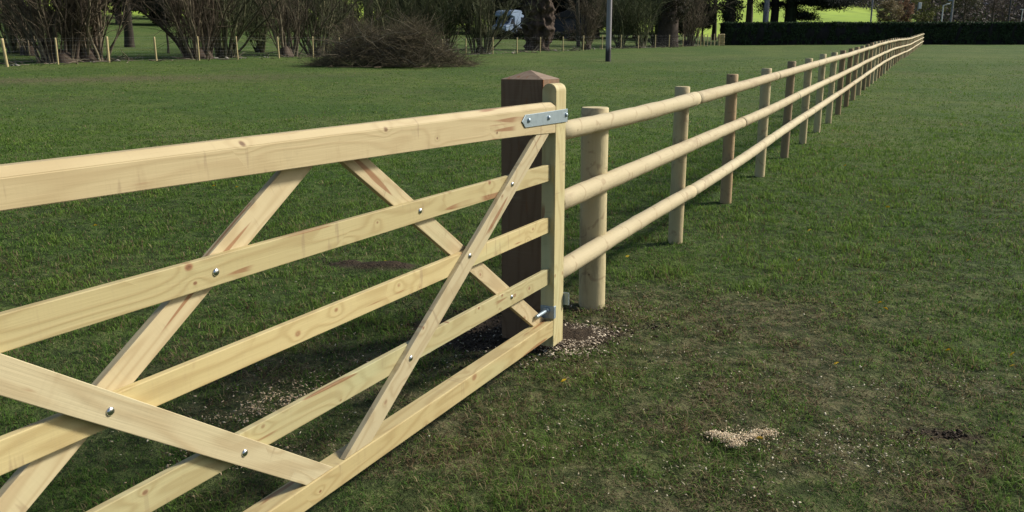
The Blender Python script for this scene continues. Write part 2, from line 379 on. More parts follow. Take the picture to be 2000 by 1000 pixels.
# ------------------------------------------------------------------ the round-rail fence
fdir = Vector((.43672, .89959)); fnn = Vector((.89959, -.43672)); fb = Vector((.5005, 5.0467))
def fpt(k, off=0.0):
    p = fb + fdir*k + fnn*off
    x = p.x + .0142*max(0, p.y-35)
    return x, p.y
rail_fence = empty('rail_fence', (fb.x, fb.y, 0))
tag(rail_fence, 'long three rail fence of peeled round poles running across the pasture to the hedge', 'fence')
def rel(x, y, z): return Vector((x-fb.x, y-fb.y, z))
KN = 50
kk = [i*1.951 for i in range(KN+1)]
for i, k in enumerate(kk):
    x, y = fpt(k); g = G(x, y)
    r = .083 if i == 0 else .058+random.uniform(-.003,.004)
    zr = float(np.interp(y, RY, RZ)); top = (1.227 if i == 0 else zr+1.235+random.uniform(-.012,.02))
    lx, ly = random.uniform(-.01,.01), random.uniform(-.01,.01)
    sg = 20 if i < 4 else (14 if i < 10 else 8)
    o = pole('post', rel(x, y, g-.25), rel(x+lx, y+ly, top), r, r*.985, M_postB if i in (2,10,13,19,24) or (i > 14 and random.random() < .12) else (M_postD if i in (4,8,9,12,17,22,28) else M_post), rail_fence, seg=sg, wob=.02, cap=.006)
    if i == 0: o['label'] = 'thick short strainer post nearest the gate'
    if i == 2: o['label'] = 'orange brown third post from the gate'
    if i == 4: o['label'] = 'dark stained fifth post from the gate'
levels = ((1.140,0),(.770,1),(.395,0))
for zc, par in levels:
    ks = []
    first = True; seq = [-.80]
    i0 = 1 if par == 0 else 2
    seq += [kk[i]+.02 for i in range(i0, KN+1, 2)]
    if seq[-1] < kk[KN]: seq.append(kk[KN]+.05)
    for a, b in zip(seq[:-1], seq[1:]):
        def rp(k):
            off = .105 if k > 0 else .105
            x, y = fpt(k, off)
            if k < -.5: q = gloc(-.150, -.062); x, y = q.x, q.y
            return x, y, float(np.interp(y, RY, RZ)) + zc
        x0,y0,z0 = rp(a); x1,y1,z1 = rp(b)
        d = Vector((x1-x0,y1-y0,z1-z0)).normalized(); g_ = .014
        P = Vector((x0,y0,z0))+d*g_*.5; Q = Vector((x1,y1,z1))-d*g_*.5
        ra, rb = (.0535,.050) if random.random() < .5 else (.050,.0535)
        nr = y0 < 16
        pole('rail', rel(*P), rel(*Q), ra, rb, M_pole, rail_fence, seg=18 if nr else 8, wob=.06, cap=.006, bend=.010)

# ------------------------------------------------------------------ tube and leaf clouds
def tubes(paths, radii, sides=5):
    paths = np.asarray(paths, float); radii = np.asarray(radii, float); N, Pn, _ = paths.shape
    t = np.gradient(paths, axis=1); t /= np.linalg.norm(t, axis=2, keepdims=True)+1e-9
    ref = np.where(np.abs(t[..., 2:3]) > .9, np.array([1.,0,0]), np.array([0,0,1.]))
    u = np.cross(t, ref); u /= np.linalg.norm(u, axis=2, keepdims=True)+1e-9; v = np.cross(t, u)
    a = np.arange(sides)*2*np.pi/sides
    V = paths[:,:,None,:] + radii[:,:,None,None]*(u[:,:,None,:]*np.cos(a)[None,None,:,None] + v[:,:,None,:]*np.sin(a)[None,None,:,None])
    idx = np.arange(N*Pn*sides).reshape(N, Pn, sides)
    i0 = idx[:, :-1, :]; i1 = idx[:, 1:, :]
    Fq = np.stack([i0, np.roll(i0,-1,axis=2), np.roll(i1,-1,axis=2), i1], axis=-1).reshape(-1,4)
    return V.reshape(-1,3), Fq
def join(parts):
    V=[];Fc=[];Cc=[];n=0
    for v,f,c in parts:
        V.append(v); Fc.append(f+n); n += len(v); Cc.append(np.broadcast_to(np.asarray(c,float), (len(v),3)) if np.ndim(c)==1 else c)
    return np.concatenate(V), np.concatenate(Fc), np.concatenate(Cc)
def leaves(cent, size, cols, up=.0, asp=.55):
    N = len(cent); a = rng.normal(size=(N,3)); a[:,2] *= (1-up); a /= np.linalg.norm(a,axis=1,keepdims=True)
    b = rng.normal(size=(N,3)); b = np.cross(a,b); b /= np.linalg.norm(b,axis=1,keepdims=True)
    s = np.asarray(size).reshape(-1,1)*np.ones((N,1)); A = a*s; B = b*s*asp
    V = np.stack([cent-A, cent+B*1.0, cent+A, cent-B], axis=1).reshape(-1,3)
    Fq = np.arange(N*4).reshape(N,4); return V, Fq, np.repeat(cols, 4, axis=0)
def wander(start, d, L, n, curl, up=0.0, k=None):
    """N branch paths: start (N,3), d (N,3) unit, L (N,)"""
    N = len(start); P = np.zeros((N,n,3)); P[:,0] = start; d = d.copy()
    for i in range(1,n):
        d = d + rng.normal(size=(N,3))*curl + np.array([0,0,up]); d /= np.linalg.norm(d,axis=1,keepdims=True)
        P[:,i] = P[:,i-1] + d*(L/(n-1))[:,None]
    return P
M_bark = vcol_mat('bark', .9, nz=6.0)
M_twig = vcol_mat('twigs', .9)
M_leaf = vcol_mat('leaves', .7, trans=.15)

def coppice_mesh(n, spread, hgt, twn, base_r=.45, seed=0, tone=(.13,.10,.07), green=.3):
    global rng
    th = rng.random(n)*2*np.pi; rr = np.sqrt(rng.random(n))*base_r
    st = np.stack([rr*np.cos(th), rr*np.sin(th)*.7, np.full(n,-.15)],1)
    lean = spread*(.3+.7*rng.random(n))*(rr/base_r+.25)
    d = np.stack([np.cos(th)*lean, np.sin(th)*lean*.8, np.ones(n)],1); d /= np.linalg.norm(d,axis=1,keepdims=True)
    L = hgt*(.7+.4*rng.random(n)); P = wander(st, d, L, 11, .12, .02)
    r0 = .028+.065*rng.random(n)**2; R = r0[:,None]*np.linspace(1.15,.3,11)[None,:]
    tc = np.array(tone)*(.35+.75*rng.random((n,1))+.9*(rng.random((n,1))>.85)); tc[:,1] *= 1+.15*rng.random(n)
    V,Fq = tubes(P,R,6); parts = [(V,Fq,np.repeat(tc,11*6,axis=0))]
    # side limbs and twigs
    m = twn; pi = rng.integers(0,n,m); ti = rng.integers(2,10,m); s = P[pi,ti]
    dd = (P[pi,ti]-P[pi,ti-1]); dd /= np.linalg.norm(dd,axis=1,keepdims=True); dd = dd + rng.normal(size=(m,3))*.55+np.array([0,0,.15]); dd /= np.linalg.norm(dd,axis=1,keepdims=True)
    Lt = .4+1.5*rng.random(m); Q = wander(s, dd, Lt, 5, .16, .04); Rt = (.006+.012*rng.random(m))[:,None]*np.linspace(1,.35,5)
    V,Fq = tubes(Q,Rt,3); c2 = np.array(tone)*(.35+.8*rng.random((m,1)))*np.array([1-.12*green,1+.15*green,1-.1*green]); parts.append((V,Fq,np.repeat(c2,15,axis=0)))
    V,Fq,Cc = join(parts)
    me = npmesh('coppice_stems', V, Fq, Cc, True); me.materials.append(M_bark)
    # rootstock: knobbly stool
    k = 7; parts=[]
    sb = []; 
    for i in range(k):
        a = rng.random()*6.28; q = rng.random()*base_r*.7
        p0 = np.array([q*math.cos(a), q*math.sin(a)*.7, -.25]); p = np.array([[p0, p0+[.03,0,.25], p0+[.0,.02,.5+.25*rng.random()], p0+[.0,.02,.62+.25*rng.random()]]])
        V,Fq = tubes(p, np.array([[.34,.30,.2,.05]])*base_r/.45*.9, 9); parts.append((V,Fq,np.array(tone)*.42))
    V,Fq,Cc = join(parts); V += rng.normal(size=V.shape)*.018
    ms = npmesh('coppice_stool', V, Fq, Cc, True); ms.materials.append(M_bark)
    return me, ms
cop = [coppice_mesh(48,.32,6.2,1700,.8,tone=(.155,.115,.085)), coppice_mesh(24,.38,5.6,1100,.5,tone=(.165,.125,.092)), coppice_mesh(15,.75,5.5,1100,.4,tone=(.125,.115,.065),green=.9), coppice_mesh(30,.36,6.5,1400,.65,tone=(.125,.11,.068),green=.9)]
def coppice(x, Y, kind, sc, rz, label, ybase=None):
    X = xat(x, Y); e = empty('coppiced_tree', (X, Y, G(X,Y)), rz); e.scale = (sc,sc,sc)
    tag(e, label, 'tree', 'coppiced trees behind the wire fence')
    link('stems', cop[kind][0], None, e); link('stool', cop[kind][1], None, e)
def fenceY(x):                    # depth of the wire fence line along an image column
    m = (x-1000)/1688.0
    t = (m*LP[1]-LP[0])/(LD[0]-m*LD[1]); return LP[1]+LD[1]*t
for a in [
 (24, 46, 2, 1.25, .3, 'small crooked multi stem tree at the far left end of the tree line'),
 (54, 45, 1, 1.0, 1.9, 'thin leaning coppiced tree between the crooked left tree and the dense clump'),
 (103, fenceY(103)+1.6, 0, 1.0, .3, 'dense reddish brown coppice clump behind the second wire fence post from the left'),
 (172, fenceY(172)+1.8, 0, 1.15, 2.2, 'widest coppice clump, just left of the third wire fence post'),
 (385, fenceY(385)+1.8, 0, 1.0, 1.2, 'fan shaped coppice clump behind the fifth wire fence post'),
 (430, fenceY(430)+2.4, 3, .95, .2, 'upright coppice clump right of the fan shaped one'),
 (507, fenceY(507)+9, 2, .9, 2.6, 'slim crooked tree standing back between two coppice clumps'),
 (560, fenceY(560)+2.2, 1, 1.1, 0.9, 'coppice clump left of the brush pile with stems rising from one stool'),
 (622, fenceY(622)+3.0, 3, 1.0, 2.9, 'dark coppice clump rising behind the left end of the brush pile'),
 (665, fenceY(665)+5.5, 1, 1.0, .5, 'thin coppice stems behind the left half of the brush pile'),
 (742, fenceY(742)+5, 2, 1.1, 1.5, 'branching coppiced tree directly behind the brush pile'),
 (800, fenceY(800)+6, 3, 1.0, 2.3, 'greenish coppice clump behind the middle of the brush pile'),
 (868, fenceY(868)+5, 2, 1.2, 3.3, 'twiggy coppiced tree behind the right end of the brush pile'),
 (938, fenceY(938)+1.8, 3, 1.0, .6, 'greenish upright coppice clump left of the camper van'),
 (1146, fenceY(1146)+1.8, 1, .85, 4.0, 'slender coppiced tree just left of the telegraph pole'),
 (1212, fenceY(1212)+4.5, 2, 1.1, 1.1, 'mossy coppiced tree just right of the telegraph pole'),
 (1255, fenceY(1255)+2.2, 2, 1.25, 2.0, 'spreading mossy coppiced tree between pole and ivy trunk'),
 (1290, fenceY(1290)+5, 3, 1.0, 3.0, 'mossy coppice clump standing back beside the broad ivy trunk'),
 (1347, fenceY(1347)+1.8, 1, 1.15, 5.0, 'tan forked coppiced tree near the right end of the wire fence'),
]: coppice(*a)

# crowns of leaves
def crown_mesh(name, rx, ry, rz, ncl, per, leaf, c0, c1, clr=.9, flat=.75, seedhole=0.0, limbs=None):
    u = rng.normal(size=(ncl,3)); u /= np.linalg.norm(u,axis=1,keepdims=True); r = .45+.58*rng.random(ncl)**.6
    cc = u*r[:,None]*np.array([rx,ry,rz]); cr = clr*(.6+.8*rng.random(ncl))
    p = rng.normal(size=(ncl,per,3)); p /= np.linalg.norm(p,axis=2,keepdims=True); p *= (rng.random((ncl,per,1))**.45)
    pts = cc[:,None,:] + p*cr[:,None,None]*np.array([1,1,flat])
    t = np.clip(rng.random((ncl,1,1))*.8 + rng.random((ncl,per,1))*.35, 0, 1)
    cols = np.array(c0)*(1-t)+np.array(c1)*t
    V,Fq,Cc = leaves(pts.reshape(-1,3), leaf*(.6+.8*rng.random(ncl*per)), cols.reshape(-1,3))
    me = npmesh(name, V, Fq, Cc); me.materials.append(M_leaf); return me
def trunk_mesh(h, r, nl=9, lean=.05, tone=(.07,.055,.042), reach=3.0, z0=.35, knob=0.0, sides=14, rough=.03, lr=.28):
    st = np.array([[0,0,-.4]]); P = np.zeros((1,14,3)); zz = np.linspace(-.4,h,14)
    P[0,:,2] = zz; P[0,:,0] = np.cumsum(rng.normal(size=14)*lean*.4); P[0,:,1] = np.cumsum(rng.normal(size=14)*lean*.3)
    P[0,:,:2] -= P[0,1,:2]
    R = (r*np.interp(zz/h, [-.1,0,.06,.5,1], [1.5,1.3,1.02,.78,.35]))[None,:]
    V,Fq = tubes(P,R,sides); V[:, :2] += rng.normal(size=(len(V),2))*rough*r; parts=[(V,Fq,np.array(tone)*(.7+.6*rng.random((len(V),1))))]
    ti = rng.integers(int(14*z0),13,nl); s = P[0,ti]; a = rng.random(nl)*6.28
    d = np.stack([np.cos(a),np.sin(a),.35+.5*rng.random(nl)],1); d/=np.linalg.norm(d,axis=1,keepdims=True)
    Q = wander(s,d,reach*(.6+.6*rng.random(nl)),8,.14,.03); V,Fq = tubes(Q,(r*lr*(.6+.6*rng.random(nl)))[:,None]*np.linspace(1,.25,8),6)
    parts.append((V,Fq,np.array(tone)))
    m = nl*26; pi = rng.integers(0,nl,m); tj = rng.integers(2,8,m); s = Q[pi,tj]; d = rng.normal(size=(m,3))+np.array([0,0,.3]); d/=np.linalg.norm(d,axis=1,keepdims=True)
    W = wander(s,d,.5+1.4*rng.random(m),5,.2,.02); V,Fq = tubes(W,(.012+.014*rng.random(m))[:,None]*np.linspace(1,.3,5),3); parts.append((V,Fq,np.array(tone)))
    V,Fq,Cc = join(parts); me = npmesh('trunk', V, Fq, Cc, True); me.materials.append(M_bark); return me
ev = [crown_mesh('evergreen_crown', 5.2,4.5,5.2,150,120,.20,(.010,.016,.009),(.028,.040,.018),1.2),
      crown_mesh('evergreen_crown', 4.6,4.6,6.2,150,120,.20,(.012,.017,.010),(.030,.036,.018),1.1),
      crown_mesh('evergreen_crown', 5.6,4.0,4.4,140,120,.19,(.013,.016,.010),(.034,.038,.020),1.1)]
evt = [trunk_mesh(9,.38,8,.1,reach=3.4), trunk_mesh(9,.3,8,.12,reach=3.2)]
WORDS = ['left of the lone dark trunk','behind the lone dark trunk','right of the lone dark trunk','behind the fan shaped coppice','behind the upright coppice','left of the brush pile','beyond the brush pile, left part','beyond the brush pile, middle','beyond the brush pile, right part','behind the camper van','behind the massive burred trunk','behind the dark shed','behind the telegraph pole','right of the telegraph pole','behind the broad ivy trunk','near the hedge end']
def evergreen(x, Y, kind, zc, sc, label, rz=None):
    X = xat(x, Y); g = G(X,Y); e = empty('evergreen_tree', (X,Y,g), rz if rz is not None else random.random()*6); e.scale=(sc,sc,sc)
    tag(e, label, 'tree', 'dark evergreen trees of the wood behind')
    link('crown', ev[kind], None, e, Matrix.Translation((0,0,zc/sc))); link('trunk', evt[kind%2], None, e)
EV = [(120,104,2,8.0,1.05,'highest dark crown of the wood at the far left, its foot in open grass'),
 (15,128,0,9.5,1.1,'dark evergreen furthest left at the back of the bright grass'),
 (235,100,0,6.6,1.0,'dark evergreen behind the lone dark trunk on the left'),
 (318,103,1,6.2,.95,'dark evergreen between the lone dark trunk and the fan shaped coppice'),
 (395,104,2,5.0,1.0,'low dark evergreen behind the fan shaped coppice clump'),
 (470,106,0,5.2,.95,'dark evergreen behind the gap right of the upright coppice clump'),
 (560,104,1,5.6,.95,'dark evergreen behind the coppice clump left of the brush pile'),
 (615,112,2,4.8,.62,'small dark evergreen left of the gap with bright hillside'),
 (662,104,2,1.6,.40,'lowest dark bush below the gap with bright hillside'),
 (765,106,1,5.5,.92,'dark evergreen right of the gap with bright hillside'),
 (840,104,0,4.8,.92,'dark evergreen beyond the right part of the brush pile'),
 (915,107,2,5.0,.95,'dark evergreen beyond the clump left of the camper van'),
 (1000,114,1,6.0,1.0,'dark evergreen standing behind the camper van'),
 (1085,112,0,5.4,1.0,'dark evergreen behind the massive burred trunk and the shed'),
 (1165,106,2,5.0,.95,'dark evergreen behind the telegraph pole'),
 (1240,108,1,6.4,.9,'dark evergreen between telegraph pole and broad ivy trunk'),
 (1318,106,0,5.4,.9,'dark evergreen behind the broad ivy trunk'),
 (1372,104,2,3.0,.36,'low dark bush beside the left end of the hedge')]
EV += [(190,135,1,9,1.2,'tall far back evergreen left of the lone dark trunk'),(300,132,0,8.5,1.2,'tall far back evergreen right of the lone dark trunk'),
 (400,130,2,8,1.25,'tall far back evergreen above the fan shaped coppice'),(500,133,1,8,1.2,'tall far back evergreen above the slim crooked tree'),(585,135,0,9,1.05,'tall far back evergreen left of the hillside gap'),
 (800,132,0,8,1.2,'tall far back evergreen beyond the brush pile'),(880,135,1,8,1.2,'tall far back evergreen left of the camper van'),(960,134,0,8,1.2,'tall far back evergreen directly above the camper van'),
 (1050,134,2,8,1.25,'tall far back evergreen above the burred trunk'),(1130,133,1,8,1.2,'tall far back evergreen above the shed'),(1205,132,0,8,1.2,'tall far back evergreen above the telegraph pole'),(1285,132,2,8,1.15,'tall far back evergreen above the broad ivy trunk')]
for x,Y,k,zc,sc,lb in EV: evergreen(x,Y,k,zc,sc,lb)

# single trunks
def treex(name, x, Y, h, r, label, crown=None, cz=6, tone=(.07,.055,.042), ctone=None, nl=9, reach=3.0, cs=(3,3,2.6), ncl=60, per=70, leaf=.16, z0=.35, grp=None, lean=.05, rough=.03):
    X = xat(x, Y); e = empty(name, (X,Y,G(X,Y))); tag(e, label, 'tree', grp)
    link('trunk', trunk_mesh(h, r, nl, lean, tone, reach, z0, rough=rough), None, e)
    if ctone: link('crown', crown_mesh('crown', *cs, ncl, per, leaf, ctone[0], ctone[1], .8), None, e, Matrix.Translation((0,0,cz)))
    return e
treex('old_tree', 250, 56, 8, .28, 'lone straight dark trunk in the grass behind the third wire fence post', tone=(.035,.03,.022), ctone=((.014,.018,.010),(.035,.035,.02)), cz=6.6, cs=(3.6,3,2.6), reach=3.4)
treex('young_tree', 325, 50, 5, .06, 'thin staked sapling between the lone trunk and the fan shaped coppice', tone=(.07,.06,.045), nl=6, reach=1.4)
e = treex('old_tree', 1305, fenceY(1305)+3, 9, .95, 'broad ivy covered trunk left of the tan forked coppiced tree', tone=(.06,.045,.035), ctone=((.02,.022,.012),(.05,.045,.028)), cz=4.6, cs=(1.6,1.4,3.0), ncl=70, per=60, leaf=.10, reach=2.6, rough=.08)
treex('field_tree', 1424, 99, 11, .62, 'dark ivy trunk standing at the left end of the hedge', tone=(.035,.03,.022), ctone=((.012,.016,.010),(.035,.042,.02)), cz=5.0, cs=(1.3,1.2,3.4), ncl=60, per=60, leaf=.13, reach=5)
treex('field_tree', 1462, 108, 12, .45, 'greyish slim trunk rising behind the hedge between ivy trunk and pale trunk', tone=(.075,.06,.045), ctone=((.03,.035,.018),(.06,.06,.03)), cz=7.6, cs=(2.6,2.4,2.2), ncl=40, per=50, reach=4.5)
treex('field_tree', 1494, 100, 13, .36, 'pale grey smooth trunk rising behind the hedge', tone=(.24,.23,.24), nl=4, z0=.7, reach=3, lean=.02, rough=.01)
treex('field_tree', 1511, 103, 12, .50, 'nearly black trunk close beside the pale grey one behind the hedge', tone=(.02,.018,.014), ctone=((.012,.015,.010),(.03,.034,.018)), cz=7.4, cs=(2.0,2.0,2.0), ncl=30, per=60, reach=3.5)
treex('field_tree', 1395, 112, 11, .30, 'dark branchy tree before the bright hillside left of the hedge end', tone=(.03,.026,.02), ctone=((.016,.02,.010),(.04,.046,.02)), cz=7.6, cs=(4,3,1.7), ncl=44, per=60, reach=4.5)
treex('old_tree', 722, 98, 12, .55, 'thick dark trunk beside the bright hillside gap above the brush pile', tone=(.03,.026,.02), nl=10, reach=4.5)
treex('old_tree', 1130, 80, 10, .17, 'thin straight dark trunk beside the dark shed', tone=(.06,.055,.04), nl=7, reach=2.6)
# massive burred trunk
Xb = xat(1050, 71); e = empty('burred_tree', (Xb,71,G(Xb,71))); tag(e, 'massive old trunk with bulging burrs right of the camper van', 'tree')
zz = np.linspace(-.4,9,120); P = np.zeros((1,120,3)); P[0,:,2]=zz; P[0,:,0] = .22*np.sin(zz*.9)*.6
R = (np.interp(zz,[-.4,0,.5,1.2,2.0,2.8,3.6,5,9],[1.15,1.0,.92,1.2,1.35,1.12,1.3,1.25,.7]))[None,:]
V,Fq = tubes(P,R,72); ang = np.arctan2(V[:,1],V[:,0]); bul = (fbm(ang*2.2+20, V[:,2]*1.3+5, 4)-.5)*.75+(fbm(ang*6+4, V[:,2]*3.1, 4)-.5)*.6+(fbm(ang*22+4, V[:,2]*2.5, 2)-.5)*.22
bul *= .8; V[:, :2] *= (1+bul)[:,None]; tc = np.array([.070,.050,.037])*(.12+1.7*fbm(ang*11+9,V[:,2]*1.6+2,4))[:,None]
me = npmesh('burred_trunk', V, Fq, tc, True); me.materials.append(M_bark); link('trunk', me, None, e)
n=14; s = np.stack([rng.normal(size=n)*.5, rng.normal(size=n)*.3, 2.2+6*rng.random(n)],1); a=rng.random(n)*6.28
d=np.stack([np.cos(a),np.sin(a),.5+.5*rng.random(n)],1); d/=np.linalg.norm(d,axis=1,keepdims=True)
Q=wander(s,d,3+3*rng.random(n),9,.15,.04); V1,F1=tubes(Q,(.10+.1*rng.random(n))[:,None]*np.linspace(1,.2,9),7)
m=420; pi=rng.integers(0,n,m); tj=rng.integers(2,9,m); d=rng.normal(size=(m,3))+np.array([0,0,.4]); d/=np.linalg.norm(d,axis=1,keepdims=True)
W=wander(Q[pi,tj],d,.5+1.6*rng.random(m),5,.18,.03); V2,F2=tubes(W,(.010+.012*rng.random(m))[:,None]*np.linspace(1,.3,5),3)
V,Fq,Cc=join([(V1,F1,np.array([.09,.07,.05])),(V2,F2,np.array([.10,.085,.05]))]); me=npmesh('limbs',V,Fq,Cc,True); me.materials.append(M_bark); link('limbs',me,None,e)

# spreading cedar behind the hedge
Xc = xat(1541, 103); e = empty('cedar_tree', (Xc,103,G(Xc,103))); tag(e, 'dark spreading cedar with drooping layered branches behind the hedge', 'tree')
zz=np.linspace(-.4,13,20); P=np.zeros((1,20,3)); P[0,:,2]=zz; P[0,:,0]=.1*np.sin(zz*.5)
V,Fq=tubes(P,(np.interp(zz,[-.4,0,1,6,13],[1.0,.85,.72,.62,.35]))[None,:],20)
V[:,:2]+=rng.normal(size=(len(V),2))*.05; me=npmesh('cedar_trunk',V,Fq,np.array([.024,.032,.014])*(.6+.8*rng.random((len(V),1))),True); me.materials.append(M_bark); link('trunk',me,None,e)
LB=[]; tips=[]
spec=[(4.7,1,0,5.6,-.045),(5.2,1,.25,6.6,-.035),(5.6,1,-.25,6.2,-.035),(6.2,1,-.05,6.9,-.03),(6.8,1,.3,6.6,-.03),(5.0,1,-.45,4.6,-.04),(8.0,1,.1,6.4,0),(5.2,1,-.6,4.2,-.05),(4.4,-1,.4,3.2,-.05),(6.2,-1,-.2,4.0,.0),(8.0,-1,.3,5,0),(7.0,.2,1,5,0),(7.4,.1,-1,4,0),(9.5,1,-.2,5,.02),(9.5,-1,0,4.5,.02),(3.6,1,.25,2.6,-.12)]
for z,dx,dy,L,up in spec:
    d=np.array([[dx,dy,-.04 if dx==1 else .10]],float); d/=np.linalg.norm(d); Q=wander(np.array([[0,0,z]],float),d,np.array([L]),10,.05,up*.5); LB.append(Q[0])
LB=np.array(LB); V1,F1=tubes(LB,np.linspace(.19,.04,10)[None,:]*np.ones((len(LB),1)),6)
me=npmesh('cedar_limbs',V1,F1,np.array([.02,.016,.012])*np.ones((len(V1),1)),True); me.materials.append(M_bark); link('limbs',me,None,e)
cl=[]
for Q in LB:
    for j in range(3,10):
        for _ in range(9):
            cl.append(Q[j]+np.array([rng.normal()*.5,rng.normal()*.9,.12+rng.normal()*.22]))
cl=np.array(cl); per=70; p=rng.normal(size=(len(cl),per,3))*np.array([.42,.42,.13]); p[:,:,2]-=.25*np.abs(p[:,:,0])*.8
t=rng.random((len(cl),1,1))*.7+rng.random((len(cl),per,1))*.3; cols=np.array([.010,.014,.011])*(1-t)+np.array([.026,.034,.026])*t
V,Fq,Cc=leaves((cl[:,None,:]+p).reshape(-1,3), .10*(.6+.8*rng.random(len(cl)*per)), cols.reshape(-1,3), asp=.35)
me=npmesh('cedar_crown',V,Fq,Cc); me.materials.append(M_leaf); link('crown',me,None,e)

# ------------------------------------------------------------------ hedge
hx0, hx1, hy = xat(1412,95.5), 92.0, 95.5
e = empty('clipped_hedge', (hx0,hy,G(hx0,hy))); tag(e, 'long dark clipped hedge with a level top across the far end of the pasture', 'hedge')
g0 = G(hx0,hy); top = at(1700,44,94.6).z
nx = 300; xs = np.linspace(hx0, hx1, nx); prof = [(-.75,-.3),(-.82,.5),(-.85,1.3),(-.8,top-G(50,95)-.06),(.8,top-G(50,95)-.06),(.85,1.2),(.75,-.3)]
V=[];Fq=[]
for i,x in enumerate(xs):
    gb = G(x,hy)
    for (yy,zz) in prof:
        zt = (top-.08 - g0) if zz > 2 else gb-g0+zz
        V.append((x-hx0, yy+rng.normal()*.06, zt+rng.normal()*.02))
k=len(prof)
for i in range(nx-1):
    for j in range(k-1): Fq.append((i*k+j,i*k+j+1,(i+1)*k+j+1,(i+1)*k+j))
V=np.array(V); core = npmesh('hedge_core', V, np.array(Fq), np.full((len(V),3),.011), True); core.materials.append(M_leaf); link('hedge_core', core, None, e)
N=70000; lx=rng.random(N)*(hx1-hx0); side=rng.random(N); lz=rng.random(N)
gb=gz(lx+hx0,np.full(N,hy))-g0; tt=top-g0
bumpy=(fbm(lx*1.3,lz*3,3)-.5)*.35
yy=np.where(side<.62,-.86-bumpy,np.where(side<.9,rng.random(N)*1.8-.9,.86)); z=np.where((side>=.62)&(side<.9), tt-.05+rng.normal(size=N)*.045, gb+.12*rng.random(N)+lz*(tt-gb))
low = (z-gb < .45) & (fbm(lx*2.2, lx*0+3,2) > .5) & (side < .62); keep=~low
# end face
top_=(side>=.62)&(side<.9)
cent=np.stack([lx,yy,z+np.where(top_,(fbm(lx*2.5,lx*0+1,3)-.5)*.14,0)],1)[keep]; t=(fbm(lx*.9,z*2+7,3)*.9+.35*rng.random(N))[keep][:,None]
cols=(np.array([.020,.034,.018])*(1-t)+np.array([.050,.082,.034])*t)*(1+.9*top_[keep])[:,None]  # leaves along the top get a lighter colour: sunlit tips painted in
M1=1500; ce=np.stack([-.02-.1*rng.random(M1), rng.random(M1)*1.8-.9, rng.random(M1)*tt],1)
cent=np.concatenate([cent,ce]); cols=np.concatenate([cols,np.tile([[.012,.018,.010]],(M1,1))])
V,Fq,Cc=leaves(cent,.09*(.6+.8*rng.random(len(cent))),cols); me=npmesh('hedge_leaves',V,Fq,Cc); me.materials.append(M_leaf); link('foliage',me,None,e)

# ------------------------------------------------------------------ brush pile
BX, BY = xat(765, 41.6), 41.6; bz = G(BX,BY)
e = empty('brush_pile', (BX,BY,bz)); tag(e, 'big heap of cut branches and twigs lying on the grass before the tree line', 'brush pile')
def pile_h(x, y): return 1.55*np.exp(-((x+.2)/2.3)**4)*(.45+.95*vn(x*1.7+9,y*1.3+4))*np.exp(-(y/1.6)**2)+.75*np.exp(-((x-1.9)/1.5)**2)*np.exp(-(y/1.3)**2)+.7*np.exp(-((x+2.2)/1.2)**2)*np.exp(-(y/1.3)**2)
n=2600; x=rng.normal(size=n)*1.55; x=np.clip(x,-3.2,3.3); y=rng.normal(size=n)*.85; h=pile_h(x,y); z=h*rng.random(n)**.7
a=rng.random(n)*6.28; d=np.stack([np.cos(a),np.sin(a)*.8,.10+rng.normal(size=n)*.30],1)
d[:,0]+=np.sign(x)*.3*0; d/=np.linalg.norm(d,axis=1,keepdims=True)
L=.5+1.6*rng.random(n); Q=wander(np.stack([x,y,z],1),d,L,7,.20,-.02); Q[:,:,2]=np.maximum(Q[:,:,2], .01)
R=(.004+.011*rng.random(n)**2)[:,None]*np.linspace(1,.3,7); V1,F1=tubes(Q,R,4)
c1=np.array([.12,.095,.06])*(.3+1.2*rng.random((n,1))**1.5); c1=np.repeat(c1,28,axis=0)
n2=70; x=rng.normal(size=n2)*1.4; y=-.5-.9*rng.random(n2)*np.exp(-(x/2.5)**2); z=pile_h(x,y)*(.3+.8*rng.random(n2)); a=rng.random(n2)*6.28
d=np.stack([np.cos(a),np.sin(a)*.25,rng.normal(size=n2)*.32],1); d/=np.linalg.norm(d,axis=1,keepdims=True)
Q2=wander(np.stack([x,y,z],1),d,.8+1.3*rng.random(n2),8,.15,-.015); Q2[:,:,2]=np.maximum(Q2[:,:,2],.02); V2,F2=tubes(Q2,(.012+.012*rng.random(n2))[:,None]*np.linspace(1,.35,8),6)
c2=np.repeat(np.array([.24,.21,.155])*(.45+.7*rng.random((n2,1))),48,axis=0)
V,Fq,Cc=join([(V1,F1,c1)]); me=npmesh('twigs',V,Fq,Cc,True); me.materials.append(M_twig); link('twigs',me,None,e)
ns_=len(V2)//n2; fs_=len(F2)//n2
for q_ in range(n2):
    me=npmesh('cut_branch',V2[q_*ns_:(q_+1)*ns_],F2[q_*fs_:(q_+1)*fs_]-q_*ns_,c2[q_*ns_:(q_+1)*ns_],True); me.materials.append(M_twig); link('cut_branch',me,None,e)
n=110; x=rng.uniform(-2.8,3.0,n); y=rng.normal(size=n)*.6; z=pile_h(x,y)*.6; d=np.stack([rng.normal(size=n)*.7,rng.normal(size=n)*.4,.35+.5*rng.random(n)],1); d/=np.linalg.norm(d,axis=1,keepdims=True)
Q=wander(np.stack([x,y,z],1),d,.9+1.3*rng.random(n),8,.16,-.02); Q[:,:,2]=np.maximum(Q[:,:,2],.02); V,Fq=tubes(Q,(.010+.012*rng.random(n))[:,None]*np.linspace(1,.3,8),5)
me=npmesh('loose_branches',V,Fq,np.repeat(np.array([.17,.145,.10])*(.4+.8*rng.random((n,1))),40,axis=0),True); me.materials.append(M_twig); link('loose_branches',me,None,e)
